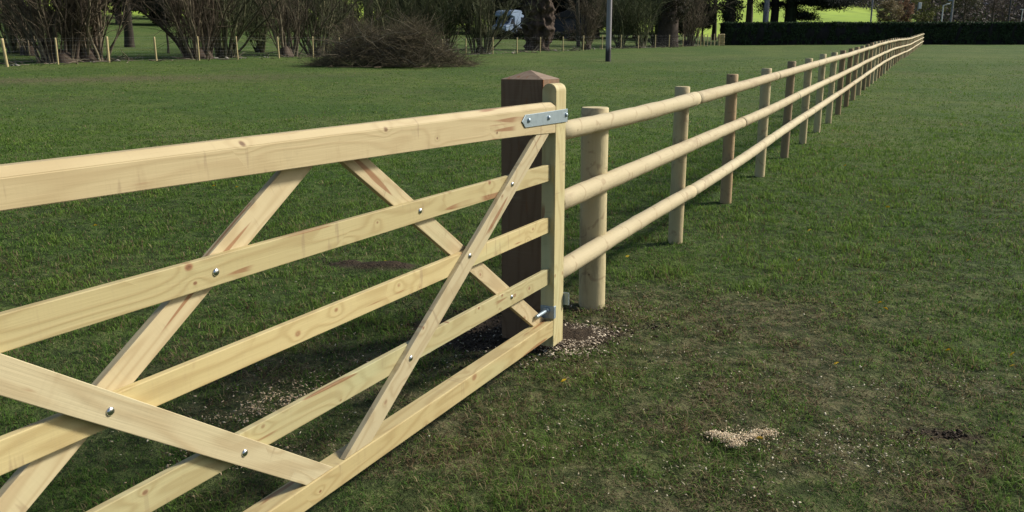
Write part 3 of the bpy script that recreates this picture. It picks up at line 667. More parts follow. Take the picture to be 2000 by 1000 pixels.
# fine dark spray of twigs
n=9000; x=np.clip(rng.normal(size=n)*1.75,-3.6,3.9); y=rng.normal(size=n)*.85; z=(pile_h(x,y)*(.1+1.1*rng.random(n)))+.03
a=rng.random(n)*6.28; d=np.stack([np.cos(a),np.sin(a),.3+.5*rng.normal(size=n)],1); d/=np.linalg.norm(d,axis=1,keepdims=True)
Q=wander(np.stack([x,y,z],1),d,.25+1.1*rng.random(n)**1.5,4,.25,.02); Q[:,:,2]=np.maximum(Q[:,:,2],.005)
V,Fq=tubes(Q,(.003+.004*rng.random(n))[:,None]*np.linspace(1,.4,4),3); c=np.repeat(np.array([.105,.09,.052])*(.35+1.2*rng.random((n,1))),12,axis=0)
me=npmesh('twig_spray',V,Fq,c,True); me.materials.append(M_twig); link('twig_spray',me,None,e)

# ------------------------------------------------------------------ wire fence
wf = empty('wire_fence', (LP[0],LP[1],G(*LP))); tag(wf, 'stock fence of slim pale stakes with wire netting in front of the tree line', 'fence')
wz = G(*LP)
pxs = [8,108,208,302,386,462,543,610,663,716,768,818,864,910,962,1010,1055,1100,1139,1176,1213,1247,1280,1307,1334,1363]
pos = []
Yl = 35.2
for px in pxs:
    Yp = fenceY(px); pos.append((xat(px,Yp,80),Yp))
p_end = pos[-1]; endp = (xat(1406,92.2), 92.2)
nt_ = 6
for i in range(1,nt_): 
    f_=i/nt_; px=1363+(1403-1363)*f_; Yp=pos[len(pxs)-1][1]+(92.2-p_end[1])*f_; pos.append((xat(px,Yp),Yp))
pos.append(endp)
for i,(x,y) in enumerate(pos):
    g=G(x,y); r=.042 if i%3 else .05; big = i in (0,2)
    if big: r=.065
    hh=1.16+random.uniform(-.03,.04); lean=random.uniform(-.03,.03)-(.06 if i==0 else 0)
    pole('post', Vector((x-LP[0]-0*lean,y-LP[1],g-wz-.2)), Vector((x-LP[0]+lean,y-LP[1],g-wz+hh)), r, r*.95, M_stake, wf, seg=8, wob=.03, cap=.006)
wv=[];
hs=[.08,.2,.33,.48,.64,.82,1.02,1.12]
P=[]
for (x0,y0),(x1,y1) in zip(pos[:-1],pos[1:]):
    ga,gb_=G(x0,y0)-wz,G(x1,y1)-wz
    for hgt in hs: P.append([[x0-LP[0],y0-LP[1]-.05,ga+hgt],[(x0+x1)/2-LP[0],(y0+y1)/2-LP[1]-.05,(ga+gb_)/2+hgt-.006],[x1-LP[0],y1-LP[1]-.05,gb_+hgt]])
    L=math.hypot(x1-x0,y1-y0); nv=int(L/.3)
    for k in range(1,nv):
        t=k/nv; X_=x0+(x1-x0)*t-LP[0]; Y_=y0+(y1-y0)*t-LP[1]-.05; gg=ga+(gb_-ga)*t; P.append([[X_,Y_,gg+.08],[X_+.003,Y_,gg+.4],[X_,Y_,gg+.82]])
V,Fq=tubes(np.array(P),np.full((len(P),3),.0013),3); link('wire_netting', npmesh('wire_netting',V,Fq), M_wire, wf)
# stacked corner post at the hedge end
cp = (xat(1411,92.6), 92.6)
e = empty('corner_strainer', (cp[0],cp[1],G(*cp))); tag(e,'short stack of round timber at the far end of the wire fence, by the hedge','timber stack')
for i in range(7): pole('log', (-.42,.0+random.uniform(-.03,.03),.10+i*.17), (.28,0,.10+i*.17), .088,.084, M_stake, e, seg=8, wob=.06)
pole('prop', (-.9,-.12,-.1), (-.45,-.12,1.0), .05,.05, M_stake, e, seg=8)

# ------------------------------------------------------------------ telegraph pole and far posts
M_grey = plain('weathered_pole', (.25,.24,.25), .85, nz=3, amp=.4)
def mast(name, x, Y, r, h, label, cat, m, grp=None, zlow=-.4, taper=.75):
    X = xat(x,Y); e = empty(name,(X,Y,G(X,Y))); tag(e,label,cat,grp); pole('mast',(0,0,zlow),(0,0,h),r,r*taper,m,e,seg=12,wob=.01); return e
m, nt, b = mat('telegraph_pole_wood'); v = nd(nt,'ShaderNodeTexCoord').outputs['Object']
st = noise(nt, scaled(nt,v,(.5,22,22)),1.0,4,.65); c = mix(nt, st, (.12,.11,.12), (.40,.38,.39))
hx = nd(nt,'ShaderNodeSeparateXYZ',{0:v}).outputs[0]; lowm = ramp(nt, mth(nt,'ADD',hx,mth(nt,'MULTIPLY',noise(nt,scaled(nt,v,(1,8,8)),1,2),.8)), 1.35,1.75)
nt.links.new(mix(nt, lowm, (.035,.032,.034), c), b.inputs['Base Color']); b.inputs['Roughness'].default_value=.85
e = mast('telegraph_pole', 1189, 48, .155, 8.5, 'weathered grey telegraph pole with a dark foot standing in the pasture','telegraph pole', m)
bm=bmesh.new(); bmbox(bm,-.9,.9,-.24,-.14,7.9,8.02); link('crossarm',bmmesh('crossarm',bm),M_grey,e)
M_dk = plain('dark_pole',(.05,.045,.045),.8,nz=4); M_wh = plain('white_paint',(.62,.62,.60),.5,nz=5,amp=.1); M_blue=plain('blue_grey_sign',(.14,.19,.24),.5,nz=3,amp=.1)
e = mast('utility_pole',1699,120,.12,11,'thin grey utility pole before the bright hill','pole',M_grey)
bm=bmesh.new(); bmbox(bm,-.8,.8,-.2,-.1,10.2,10.32); link('crossarm',bmmesh('crossarm',bm),M_grey,e)
e = mast('utility_pole',1754,125,.13,11,'thin dark utility pole behind the pinkish shrubs','pole',M_dk)
bm=bmesh.new(); bmbox(bm,-.8,.8,-.22,-.12,10.2,10.32); link('crossarm',bmmesh('crossarm',bm),M_dk,e)
e = mast('marker_post',1788,115,.07,4.9,'slim pale post carrying a small white box, right of the pinkish shrubs','post',M_grey)
bm=bmesh.new(); bmbox(bm,.05,.42,-.1,.12,4.2,5.0); bmesh.ops.bevel(bm,geom=bm.edges[:],offset=.03,segments=1,affect='EDGES'); link('box',bmmesh('box',bm),M_wh,e)
e = mast('street_lamp',1837,112,.085,4.55,'pale street lamp with a short arm above the hedge','street lamp',M_wh,taper=.8)
pole('arm',(0,0,4.5),(.5,0,4.72),.04,.035,M_wh,e,seg=8,wob=0); bm=bmesh.new(); bmbox(bm,.40,.78,-.12,.12,4.64,4.78); bmesh.ops.bevel(bm,geom=bm.edges[:],offset=.03,segments=1,affect='EDGES'); link('lamp_head',bmmesh('lamp_head',bm),M_wh,e)
e = mast('sign_pole',1855,108,.12,8.5,'light grey pole bearing a blue grey board near the top edge','sign',M_grey,taper=.95)
bm=bmesh.new(); bmbox(bm,-.62,-.10,-.05,.0,4.9,6.9); bmesh.ops.bevel(bm,geom=bm.edges[:],offset=.015,segments=1,affect='EDGES'); link('sign_board',bmmesh('sign_board',bm),M_blue,e)
mast('utility_pole',1967,116,.11,10,'very dark thin pole near the right edge above the hedge','pole',M_dk)
e = mast('aerial_post',1992,118,.06,4.3,'small white T shaped aerial post at the right edge above the hedge','post',M_wh)
pole('crossbar',(-.4,0,4.25),(.4,0,4.25),.035,.035,M_wh,e,seg=6,wob=0)

# ------------------------------------------------------------------ camper van
Xv = xat(996,99); e = empty('camper_van',(Xv,99,G(Xv,99)),math.radians(57)); tag(e,'white camper van with an overcab roof parked between the trees','camper van')
M_van = plain('van_white',(.22,.29,.40),.35,nz=1.5,amp=.12,spec=.5); M_gl = plain('van_glass',(.02,.025,.035),.08,spec=.8); M_tyre=plain('tyre',(.02,.02,.02),.85); M_grill=plain('dark_trim',(.04,.04,.045),.6); M_lamp=plain('headlamp_glass',(.6,.62,.65),.15,spec=.8)
def prism(name, prof, y0, y1, m, parent, bev=.04):      # side profile in (x,z), extruded across y; front of the van is -X
    bm=bmesh.new(); a=[bm.verts.new((x,y0,z)) for x,z in prof]; c=[bm.verts.new((x,y1,z)) for x,z in prof]; bm.faces.new(a); bm.faces.new(c[::-1])
    for i in range(len(a)): bm.faces.new((a[i],a[(i+1)%len(a)],c[(i+1)%len(a)],c[i]))
    bmesh.ops.recalc_face_normals(bm,faces=bm.faces)
    if bev: bmesh.ops.bevel(bm,geom=bm.edges[:],offset=bev,segments=2,affect='EDGES')
    return link(name,bmmesh(name,bm),m,parent)
prism('body',[(-.75,.45),(3.4,.45),(3.4,2.85),(.2,2.95),(-.8,2.95),(-1.35,2.75),(-1.5,2.3),(-.75,2.15)],-1.1,1.1,M_van,e,.08)
prism('cab',[(-2.25,.45),(-.752,.45),(-.752,2.10),(-1.05,2.13),(-1.62,1.42),(-2.3,1.15)],-.98,.98,M_van,e,.05)
bm=bmesh.new(); q=[(-1.64,-.85,1.45),(-1.64,.85,1.45),(-1.11,.80,2.10),(-1.11,-.80,2.10)]; nrm=Vector((-.79,0,.61))*.03
a=[bm.verts.new(Vector(p)+nrm*.3) for p in q]; c=[bm.verts.new(Vector(p)+nrm*1.3) for p in q]; bm.faces.new(a); bm.faces.new(c[::-1])
for i in range(4): bm.faces.new((a[i],a[(i+1)%4],c[(i+1)%4],c[i]))
link('windscreen',bmmesh('windscreen',bm),M_gl,e)
for sy in (-1,1):
    prism('side_window',[(-1.45,1.4),(-.85,1.4),(-.85,1.98),(-1.08,1.98)],sy*.985,sy*1.0,M_gl,e,0)
    prism('side_window',[(.6,1.6),(1.7,1.6),(1.7,2.2),(.6,2.2)],sy*1.103,sy*1.125,M_gl,e,0)
    bm=bmesh.new(); bmbox(bm,-2.33,-2.27,sy*.62-.16,sy*.62+.16,.88,1.08); link('headlight',bmmesh('headlight',bm),M_lamp,e)
    for wx in (-1.5,2.2):
        w=pole('wheel',(wx,sy*.80,.36),(wx,sy*1.03,.36),.36,.36,M_tyre,e,seg=18,wob=0,cap=.02)
bm=bmesh.new(); bmbox(bm,-2.42,-2.2,-.95,.95,.42,.62); bmesh.ops.bevel(bm,geom=bm.edges[:],offset=.04,segments=2,affect='EDGES'); link('bumper',bmmesh('bumper',bm),M_grill,e)
bm=bmesh.new(); bmbox(bm,-2.325,-2.28,-.4,.4,.78,1.0); link('grille',bmmesh('grille',bm),M_grill,e)
for (bx_,bY,sx,sz_,lb_) in ((972,92,1.3,.55,'low dark scrub under the nose of the camper van'),(1012,93,1.6,.75,'low dark scrub hiding the wheels of the camper van'),(1120,94,2.4,.6,'low dark scrub in front of the shed')):
    Xq=xat(bx_,bY); eq=empty('scrub_bush',(Xq,bY,G(Xq,bY))); tag(eq,lb_,'bush')
    link('crown',crown_mesh('crown',sx,.8,sz_,30,70,.09,(.018,.022,.010),(.05,.055,.025),.35),None,eq,Matrix.Translation((0,0,sz_*.7)))
    link('stem',trunk_mesh(sz_*1.4,.04,6,.05,(.05,.04,.03),sz_,.2,sides=6),None,eq)
# dark shed
Xs = xat(1108,101); e=empty('garden_shed',(Xs,101,G(Xs,101)),.1); tag(e,'very dark blue boarded shed right of the burred trunk','shed')
M_sh=plain('dark_boards',(.018,.022,.032),.8,nz=5); M_rf=plain('shed_roof',(.02,.02,.022),.9,nz=5)
bm=bmesh.new(); bmbox(bm,-2,2,-1.4,1.4,-.2,2.3); link('wall',bmmesh('wall',bm),M_sh,e)
prism('roof',[(-2.2,2.302),(2.2,2.302),(2.2,2.38),(0,3.2),(-2.2,2.38)],-1.6,1.6,M_rf,e,.02)
bm=bmesh.new(); bmbox(bm,-.5,.4,-1.44,-1.403,0,1.95); link('door',bmmesh('door',bm),plain('shed_door',(.035,.035,.045),.7,nz=4),e)
bm=bmesh.new(); bmbox(bm,.9,1.6,-1.43,-1.403,1.1,1.7); link('window',bmmesh('window',bm),M_gl,e)
# pale cottage among the hillside woods
Xh = xat(1918,190); zg=G(Xh,190); e=empty('cottage',(Xh,190,at(1918,30,190).z-.6),.15); tag(e,'small pale cottage half hidden in the brown woods at upper right','cottage')
bm=bmesh.new(); bmbox(bm,-1.8,1.8,-1.5,1.5,-3,2.0); link('wall',bmmesh('wall',bm),plain('pale_render',(.26,.26,.30),.8,nz=2),e)
prism('roof',[(-2,2.002),(2,2.002),(2,2.1),(0,3.3),(-2,2.1)],-1.7,1.7,plain('slate',(.16,.16,.19),.7,nz=3),e,.02)
for wx in (-1,.2): 
    bm=bmesh.new(); bmbox(bm,wx,wx+.7,-1.54,-1.503,.6,1.5); link('window',bmmesh('window',bm),M_gl,e)

# ------------------------------------------------------------------ shrubs and trees on the right beyond the hedge
def shrub(x,Y,cs,cz,ct,label,leaf=.10,ncl=46,per=90,name='garden_shrub',h=2.2,r=.09):
    X=xat(x,Y); e=empty(name,(X,Y,G(X,Y))); tag(e,label,'shrub' if 'shrub' in name else 'tree')
    link('trunk',trunk_mesh(h,r,9,.05,(.10,.075,.06),min(cs)*1.1,.2),None,e); link('crown',crown_mesh('crown',*cs,ncl,per,leaf,ct[0],ct[1],min(cs)*.3),None,e,Matrix.Translation((0,0,cz)))
shrub(1733,118,(1.7,1.4,1.5),3.9,((.17,.14,.07),(.30,.24,.13)),'rounded buff shrub with new leaves, left of the dark pole',h=3.5)
shrub(1762,121,(1.5,1.3,1.6),3.8,((.18,.11,.06),(.30,.18,.11)),'rounded pinkish shrub partly behind the dark pole',h=3.5)
shrub(1815,126,(3.2,2.6,3.6),6.6,((.07,.08,.025),(.17,.17,.05)),'loose yellow green tree behind the street lamp',.13,70,60,'green_tree',7,.2)
shrub(1880,135,(3.6,2.6,3.2),7.4,((.05,.05,.03),(.11,.10,.05)),'brownish loose tree behind the sign pole',.13,60,50,'brown_tree',8,.22)
shrub(1935,142,(4.4,3,2.4),11,((.08,.09,.03),(.15,.15,.045)),'olive tree crown hanging at the top edge on the right',.14,60,60,'olive_tree',10,.24)
shrub(1800,114,(1.5,1.0,.8),3.2,((.12,.13,.04),(.22,.22,.07)),'low yellow green bush peeping over the hedge below the lamp',.09,40,60)
# wooded hillside: one mass
cs_=[];cc_=[]
cnt=0
while cnt<1300:
    Y=150+260*random.random()**.9; px=1560+620*random.random(); X=(px-1000)/1688*Y
    lim = 300-(px-1640)*.42 if px<1800 else 150
    if px<1790 and Y<max(lim,236): continue
    g=G(X,Y); r=2.2+1.6*random.random(); n=110
    p=rng.normal(size=(n,3)); p/=np.linalg.norm(p,axis=1,keepdims=True); p*=(rng.random((n,1))**.4)
    cs_.append(np.array([X,Y,g+r*1.0])+p*np.array([r,r,r*1.25])); t=random.random(); b0=np.array([.045,.037,.038])*(1-t)+np.array([.078,.060,.056])*t
    if random.random()<.13: b0=np.array([.05,.065,.028])
    if random.random()<.1: b0=np.array([.02,.028,.018])
    cc_.append(b0*(.6+.7*rng.random((n,1)))); cnt+=1
C_=np.concatenate(cs_); V,Fq,Cc=leaves(C_,.36*(.5+.9*rng.random(len(C_))),np.concatenate(cc_),asp=.4); me=npmesh('hillside_woodland',V,Fq,Cc); me.materials.append(M_leaf)
tag(link('hillside_woodland',me,None),'brown leafless woodland covering the hillside at upper right','woodland',kind='stuff')

# ------------------------------------------------------------------ patches on the ground: bare soil, dead thatch
def spot(x, y, px, py, rx, ry, rot=0.0, Y=None):
    r = ray(px, py); t=(0-H)/r[2]
    if Y is None:
        cx, cy = r[0]*t, r[1]*t
        for _ in range(4):
            t=(float(gz0(cx,cy))-H)/r[2]; cx,cy=r[0]*t,r[1]*t
    else: cx, cy = r[0]/r[1]*Y, Y
    dx, dy = x-cx, y-cy; c,s=math.cos(rot),math.sin(rot); u=(dx*c+dy*s)/rx; v=(-dx*s+dy*c)/ry
    return np.exp(-(u*u+v*v))
def ground_xy(px, py):
    r=ray(px,py); t=(0-H)/r[2]; cx,cy=r[0]*t,r[1]*t
    for _ in range(6): t=(float(gz(cx,cy))-H)/r[2]; cx,cy=r[0]*t,r[1]*t
    return cx,cy
def soil_f(x, y):
    n=fbm(x*3.1+5,y*3.1,4); n2=fbm(x*11,y*11+3,3)
    s=1.5*spot(x,y,1105,660,.27,.22)+1.2*spot(x,y,990,655,.38,.3)+.9*spot(x,y,1160,602,.13,.13)+.85*spot(x,y,900,640,.4,.35)+.55*spot(x,y,1230,650,.26,.16)
    s=s+1.3*spot(x,y,676,516,.13,.10)+1.7*spot(x,y,750,524,.28,.13)+1.5*spot(x,y,1850,850,.20,.06,-.3)+.7*spot(x,y,1370,650,.16,.06)
    s=s+.7*spot(x,y,330,330,.4,.2)+.6*spot(x,y,30,528,.18,.08)
    return np.clip(sst(.42,.85,s*(.45+n*.9)+ (n2-.5)*.25),0,1)
def dry_f(x, y):
    n=fbm(x*.8+31,y*.8+2,4); near=1-sst(4.6,9.0,y+.25*np.maximum(0,x-1.5)*0)
    band=sst(.10,.9,np.exp(-((y-4.3)/1.7)**2)+.55*np.exp(-((y-2.6)/1.2)**2))
    rz_=.85*np.exp(-(((x+.6)/1.5)**2+((y-3.9)/1.2)**2))+.7*np.exp(-(((x-1.2)/1.6)**2+((y-4.0)/1.1)**2))+.65*np.exp(-(((x-1.0)/1.6)**2+((y-2.9)/.7)**2))
    trk=.95*np.exp(-(((x+15.5)/9.0)**2+((y-30.3-(x+15)*.40)/1.9)**2))*sst(10,20,y)
    fr=.55*(1-sst(0,5,(x-LP[0])*LN[0]+(y-LP[1])*LN[1]+4))*0
    return np.clip(rz_*(.0+1.75*n)*(.55+.9*sst(.3,.7,fbm(x*3.3,y*3.3+4,3)))+.4*near*sst(.5,.75,n)+trk+fr+.22*sst(.55,.75,fbm(x*.35+9,y*.35,3)),0,1)

# ------------------------------------------------------------------ ground sheet
def axis(segs):
    o=[segs[0][0]]
    for a,b,n in segs: o += list(np.linspace(a,b,n+1)[1:])
    return np.array(o)
gx=axis([(-420,-60,30),(-60,-14,70),(-14,-4.5,95),(-4.5,5.5,200),(5.5,14,85),(14,60,80),(60,420,36)])
gy=axis([(-60,.8,24),(.8,9.5,190),(9.5,20,110),(20,60,130),(60,150,100)])
def sheet(gx,gy,name,m,fine=True):
    XX,YY=np.meshgrid(gx,gy); x=XX.ravel();y=YY.ravel(); z=gz(x,y); nx,ny=len(gx),len(gy)
    s=soil_f(x,y); dr=dry_f(x,y); z=z+.0*s
    if fine:
        hp=.05*spot(x,y,745,524,.26,.12)+.03*spot(x,y,676,516,.1,.08)+.025*spot(x,y,1105,655,.2,.15)
        z=z+hp*(.5+fbm(x*14,y*14,2))
    i=np.arange(nx*ny).reshape(ny,nx); Fq=np.stack([i[:-1,:-1],i[:-1,1:],i[1:,1:],i[1:,:-1]],-1).reshape(-1,4)
    me=npmesh(name,np.stack([x,y,z],1),Fq,np.stack([s,dr,np.zeros_like(s)],1),True); me.materials.append(m)
    return link(name,me,None)
m_ground, nt, b = mat('pasture_ground'); v=nd(nt,'ShaderNodeTexCoord').outputs['Object']
at_=nd(nt,'ShaderNodeSeparateColor',{0:nd(nt,'ShaderNodeVertexColor',layer_name='col').outputs['Color']})
n1=noise(nt,v,.22,4,.6); n2=noise(nt,v,1.7,5,.65); n3=noise(nt,v,9,5,.7); n4=noise(nt,v,60,4,.7)
c=mix(nt,ramp(nt,n1,.35,.65),(.060,.106,.024),(.100,.136,.036))
c=mix(nt,mth(nt,'MULTIPLY',ramp(nt,n2,.44,.62),.6),c,(.040,.075,.018))
c=mix(nt,mth(nt,'MULTIPLY',ramp(nt,n3,.50,.72),.55),c,(.11,.115,.045))
c=mix(nt,mth(nt,'MULTIPLY',ramp(nt,n3,.48,.30),.7),c,(.020,.036,.010))
c=mix(nt,mth(nt,'MULTIPLY',ramp(nt,n4,.55,.8),.5),c,(.15,.14,.07))
dryc=mix(nt,ramp(nt,n3,.38,.62),(.036,.034,.018),(.13,.11,.062)); dryc=mix(nt,mth(nt,'MULTIPLY',ramp(nt,n4,.42,.62),.55),dryc,(.19,.16,.10))
c=mix(nt,mth(nt,'MULTIPLY',at_.outputs[1],.72),c,dryc)
yy_=nd(nt,'ShaderNodeSeparateXYZ',{0:v}).outputs[1]
c=mix(nt,mth(nt,'MULTIPLY',mth(nt,'SUBTRACT',1.0,ramp(nt,yy_,7.0,16.0)),mth(nt,'MULTIPLY',ramp(nt,n3,.62,.40),.75)),c,(.024,.034,.012))
soilc=mix(nt,ramp(nt,n4,.35,.7),(.028,.021,.014),(.075,.056,.037))
c=mix(nt,at_.outputs[0],c,soilc)
nt.links.new(c,b.inputs['Base Color']); b.inputs['Roughness'].default_value=.95; b.inputs['Specular IOR Level'].default_value=.1
hh=mth(nt,'ADD',mth(nt,'MULTIPLY',n3,1.0),mth(nt,'ADD',mth(nt,'MULTIPLY',n4,.35),mth(nt,'MULTIPLY',n2,1.6))); bump(nt,b,hh,.07,.9)
tag(sheet(gx,gy,'ground',m_ground),kind='structure')
m_hill, nt, b = mat('hill_pasture'); v=nd(nt,'ShaderNodeTexCoord').outputs['Object']
n1=noise(nt,scaled(nt,v,(.006,.02,.01)),1.0,3,.5); n2=noise(nt,v,.25,4,.6)
c=mix(nt,ramp(nt,n1,.35,.65),(.24,.34,.05),(.31,.41,.065)); c=mix(nt,mth(nt,'MULTIPLY',ramp(nt,n2,.45,.7),.35),c,(.15,.22,.04))
# tramlines of darker growth
wv_=nd(nt,'ShaderNodeTexWave',{'Vector':scaled(nt,v,(.02,.11,0)),'Scale':1.0,'Distortion':3.0,'Detail':1.0}).outputs['Fac']
c=mix(nt,mth(nt,'MULTIPLY',ramp(nt,wv_,.8,1.0),.35),c,(.11,.16,.035))
nt.links.new(c,b.inputs['Base Color']); b.inputs['Roughness'].default_value=.95; b.inputs['Specular IOR Level'].default_value=.1
tag(sheet(axis([(-420,420,110)]),axis([(150,520,70)]),'hill',m_hill,False),kind='structure')

# ------------------------------------------------------------------ grass blades
def grass(n, y0, y1, pw, hmin, hmax, wscale, name, label):
    u=rng.random(n); q=2-pw                 # density ~ Y^-pw within the view wedge (width ~ Y)
    if abs(q)<1e-6: Y=y0*(y1/y0)**u
    else: Y=(y0**q+(y1**q-y0**q)*u)**(1/q)
    X=(rng.random(n)*2-1)*(.66*Y+.5)
    s=soil_f(X,Y); d=dry_f(X,Y); cl=fbm(X*2.6,Y*2.6,3); cl2=fbm(X*9+3,Y*9,2)
    keep=rng.random(n) > np.clip(s*1.15,0,.985)
    keep&=rng.random(n) < (1-sst(9,22,Y) if y0<5 else sst(7,15,Y)*(1-sst(24,56,Y)*.95))

    keep&=rng.random(n) < np.clip(.35+1.6*(cl2-.25),.15,1)
    X,Y,s,d,cl,cl2=[a[keep] for a in (X,Y,s,d,cl,cl2)]; n=len(X); Z=gz(X,Y)-.004
    k=(.25+1.35*cl**1.3)*(.6+.8*cl2); h=(hmin+(hmax-hmin)*rng.random(n)**1.6)*k*(1-.35*d)
    w=wscale*(.7+.7*rng.random(n))*(Y/3)**.75
    a=rng.random(n)*6.2832; lean=(.25+1.0*rng.random(n))*(1+.8*d); ld=np.stack([np.cos(a),np.sin(a)],1)
    wd=np.stack([-np.sin(a+rng.normal(size=n)*.5),np.cos(a+rng.normal(size=n)*.5)],1)
    base=np.stack([X,Y,Z],1); mid=base.copy(); mid[:,:2]+=ld*(h*lean*.35)[:,None]; mid[:,2]+=h*.62
    tip=base.copy(); tip[:,:2]+=ld*(h*lean)[:,None]; tip[:,2]+=h*np.clip(1.05-.33*lean,.35,1)
    W=np.zeros((n,3)); W[:,:2]=wd*w[:,None]*.5
    V=np.stack([base-W,base+W,mid+W*.85,mid-W*.85,tip+W*.12,tip-W*.12],1).reshape(-1,3)
    i=np.arange(n)[:,None]*6; Fq=np.concatenate([i+np.array([[0,1,2,3]]),i+np.array([[3,2,4,5]])],0)
    g1=np.array([.054,.128,.018]);g2=np.array([.145,.225,.042]);g3=np.array([.05,.08,.03]);st=np.array([.28,.235,.125]);br=np.array([.11,.075,.04])
    t=np.clip(rng.random(n)*.7+(cl-.4)*1.1,0,1)[:,None]; c=g1*(1-t)+g2*t
    r=rng.random(n); pst=.04+.28*d+.1*sst(.5,.8,fbm(X*.7,Y*.7,2)); c=np.where((r<pst)[:,None],st*(.35+.75*rng.random((n,1))),c)
    c=np.where(((r>=pst)&(r<pst+(.08+.25*d)*(1-sst(7,14,Y))))[:,None],br*(.6+.8*rng.random((n,1))),c)
    me=npmesh(name,V,Fq,np.repeat(c,6,axis=0)); me.materials.append(M_blade)
    return tag(link(name,me,None),label,'grass',kind='stuff')
M_blade=vcol_mat('grass_blades',.75,spec=.15,trans=.4)
grass(640000,1.7,22,1.5,.018,.064,.0029,'near_grass','short patchy pasture grass mixed with dead straw around the gate')
grass(210000,7,56,1.25,.02,.05,.0040,'far_grass','short pasture grass of the middle distance')

# ------------------------------------------------------------------ scattered chips, sawdust, soil crumbs
def scatter(name,label,cat,blobs,size,c0,c1,m,thick=.3,lift=.006):
    pts=[]; 
    for px,py,rx,ry,n in blobs:
        cx,cy=ground_xy(px,py); p=np.stack([cx+rng.normal(size=n)*rx,cy+rng.normal(size=n)*ry],1); q=fbm(p[:,0]/rx*1.1+px,p[:,1]/ry*1.1,3); p=p[rng.random(n)<sst(.30,.52,q)]; pts.append(p)
    p=np.concatenate(pts); n=len(p); z=gz(p[:,0],p[:,1])+lift*(1+rng.random(n)); L=size*(.4+1.1*rng.random(n)**2); w=L*(.25+.4*rng.random(n)); t=L*thick*.4
    a=rng.random(n)*6.28; ca,sa=np.cos(a),np.sin(a); tl=rng.normal(size=n)*.35; tl2=rng.normal(size=n)*.4
    ax=np.stack([ca*np.cos(tl),sa*np.cos(tl),np.sin(tl)],1)*L[:,None]*.5; ay=np.stack([-sa*np.cos(tl2),ca*np.cos(tl2),np.sin(tl2)],1)*w[:,None]*.5; az=np.cross(ax,ay); az/=np.linalg.norm(az,axis=1,keepdims=True); az*=t[:,None]*.5
    C0=np.concatenate([p,z[:,None]],1); V=np.stack([C0+sx*ax+sy*ay+sz*az for sx in(-1,1) for sy in(-1,1) for sz in(-1,1)],1).reshape(-1,3)
    i=np.arange(n)[:,None]*8; Fq=np.concatenate([i+np.array([f]) for f in ((0,1,3,2),(4,6,7,5),(0,4,5,1),(2,3,7,6),(0,2,6,4),(1,5,7,3))],0)
    tt=rng.random((n,1)); c=np.repeat(np.array(c0)*(1-tt)+np.array(c1)*tt,8,axis=0); me=npmesh(name,V,Fq,c); me.materials.append(m)
    return tag(link(name,me,None),label,cat,kind='stuff')
M_chip=vcol_mat('chips',.85,nz=0)
scatter('post_hole_stones','pale stones, chips and crumbs thrown up round the foot of the gate','stones',[(1120,660,.10,.08,420),(1105,690,.10,.06,220),(1150,650,.11,.09,190),(1170,603,.07,.03,60),(1040,700,.18,.1,100),(1010,660,.25,.2,160),(1135,655,.08,.08,900),(1112,668,.06,.05,500)],.013,(.16,.12,.085),(.66,.57,.43),M_chip,.45)
scatter('soil_crumbs','dark loose soil crumbs about the posts and the molehills','soil',[(1095,670,.16,.12,700),(990,660,.28,.2,1000),(755,524,.17,.06,900),(676,516,.08,.06,350),(1850,852,.10,.03,120),(1160,605,.10,.06,160),(1225,640,.13,.07,140),(900,640,.3,.25,500)],.011,(.022,.016,.011),(.07,.052,.035),M_chip,1.3,.004)
scatter('sawdust','small spill of cream sawdust on the grass in front of the fence','sawdust',[(1393,853,.014,.008,700),(1410,858,.018,.010,1300),(1427,865,.018,.013,1500),(1438,876,.014,.013,700),(1466,862,.03,.020,900),(1492,851,.024,.018,700),(1448,858,.07,.04,500)],.0055,(.52,.40,.25),(.75,.64,.46),M_chip,.6,.012)
scatter('sawdust','scattered buff sawdust on the grass seen through the gate','sawdust',[(545,785,.09,.09,520),(505,810,.14,.07,350),(470,910,.2,.1,260),(620,750,.2,.15,150)],.009,(.34,.25,.15),(.60,.48,.33),M_chip,.5,.014)
scatter('litter','pale flecks of straw and wood chip strewn over the grass','chips',[(1500,760,.35,.25,320),(1250,720,.3,.2,260),(1150,850,.25,.15,220),(1700,900,.2,.1,240),(1620,870,.25,.12,200),(1380,930,.3,.1,300),(800,700,.4,.35,500),(500,850,.3,.15,320),(1500,560,.8,.5,300),(1300,620,.3,.25,300),(1850,760,.3,.2,260),(600,560,.8,.8,200)],.0085,(.17,.145,.085),(.50,.46,.34),M_chip,.3,.020)
# track litter of twigs and rubble along the tree line
e_p=[];
for k in range(420):
    i=random.randrange(1,len(pos)-6); t=random.random(); x=pos[i-1][0]*(1-t)+pos[i][0]*t; y=pos[i-1][1]*(1-t)+pos[i][1]*t
    o=random.gauss(.9,1.1); x+=LN[0]*o; y+=LN[1]*o; e_p.append((x,y,G(x,y)+.03))
s=np.array(e_p); n=len(s); a=rng.random(n)*6.28; d=np.stack([np.cos(a),np.sin(a),rng.random(n)*.25],1); d/=np.linalg.norm(d,axis=1,keepdims=True)
Q=wander(s,d,.2+1.0*rng.random(n),5,.2,0); V,Fq=tubes(Q,(.010+.02*rng.random(n))[:,None]*np.linspace(1,.5,5),5)
me=npmesh('fallen_sticks',V,Fq,np.repeat(np.array([.20,.17,.12])*(.3+.9*rng.random((n,1))),25,axis=0)); me.materials.append(M_twig)
tag(link('fallen_sticks',me,None),'fallen sticks littering the foot of the tree line','sticks',kind='stuff')
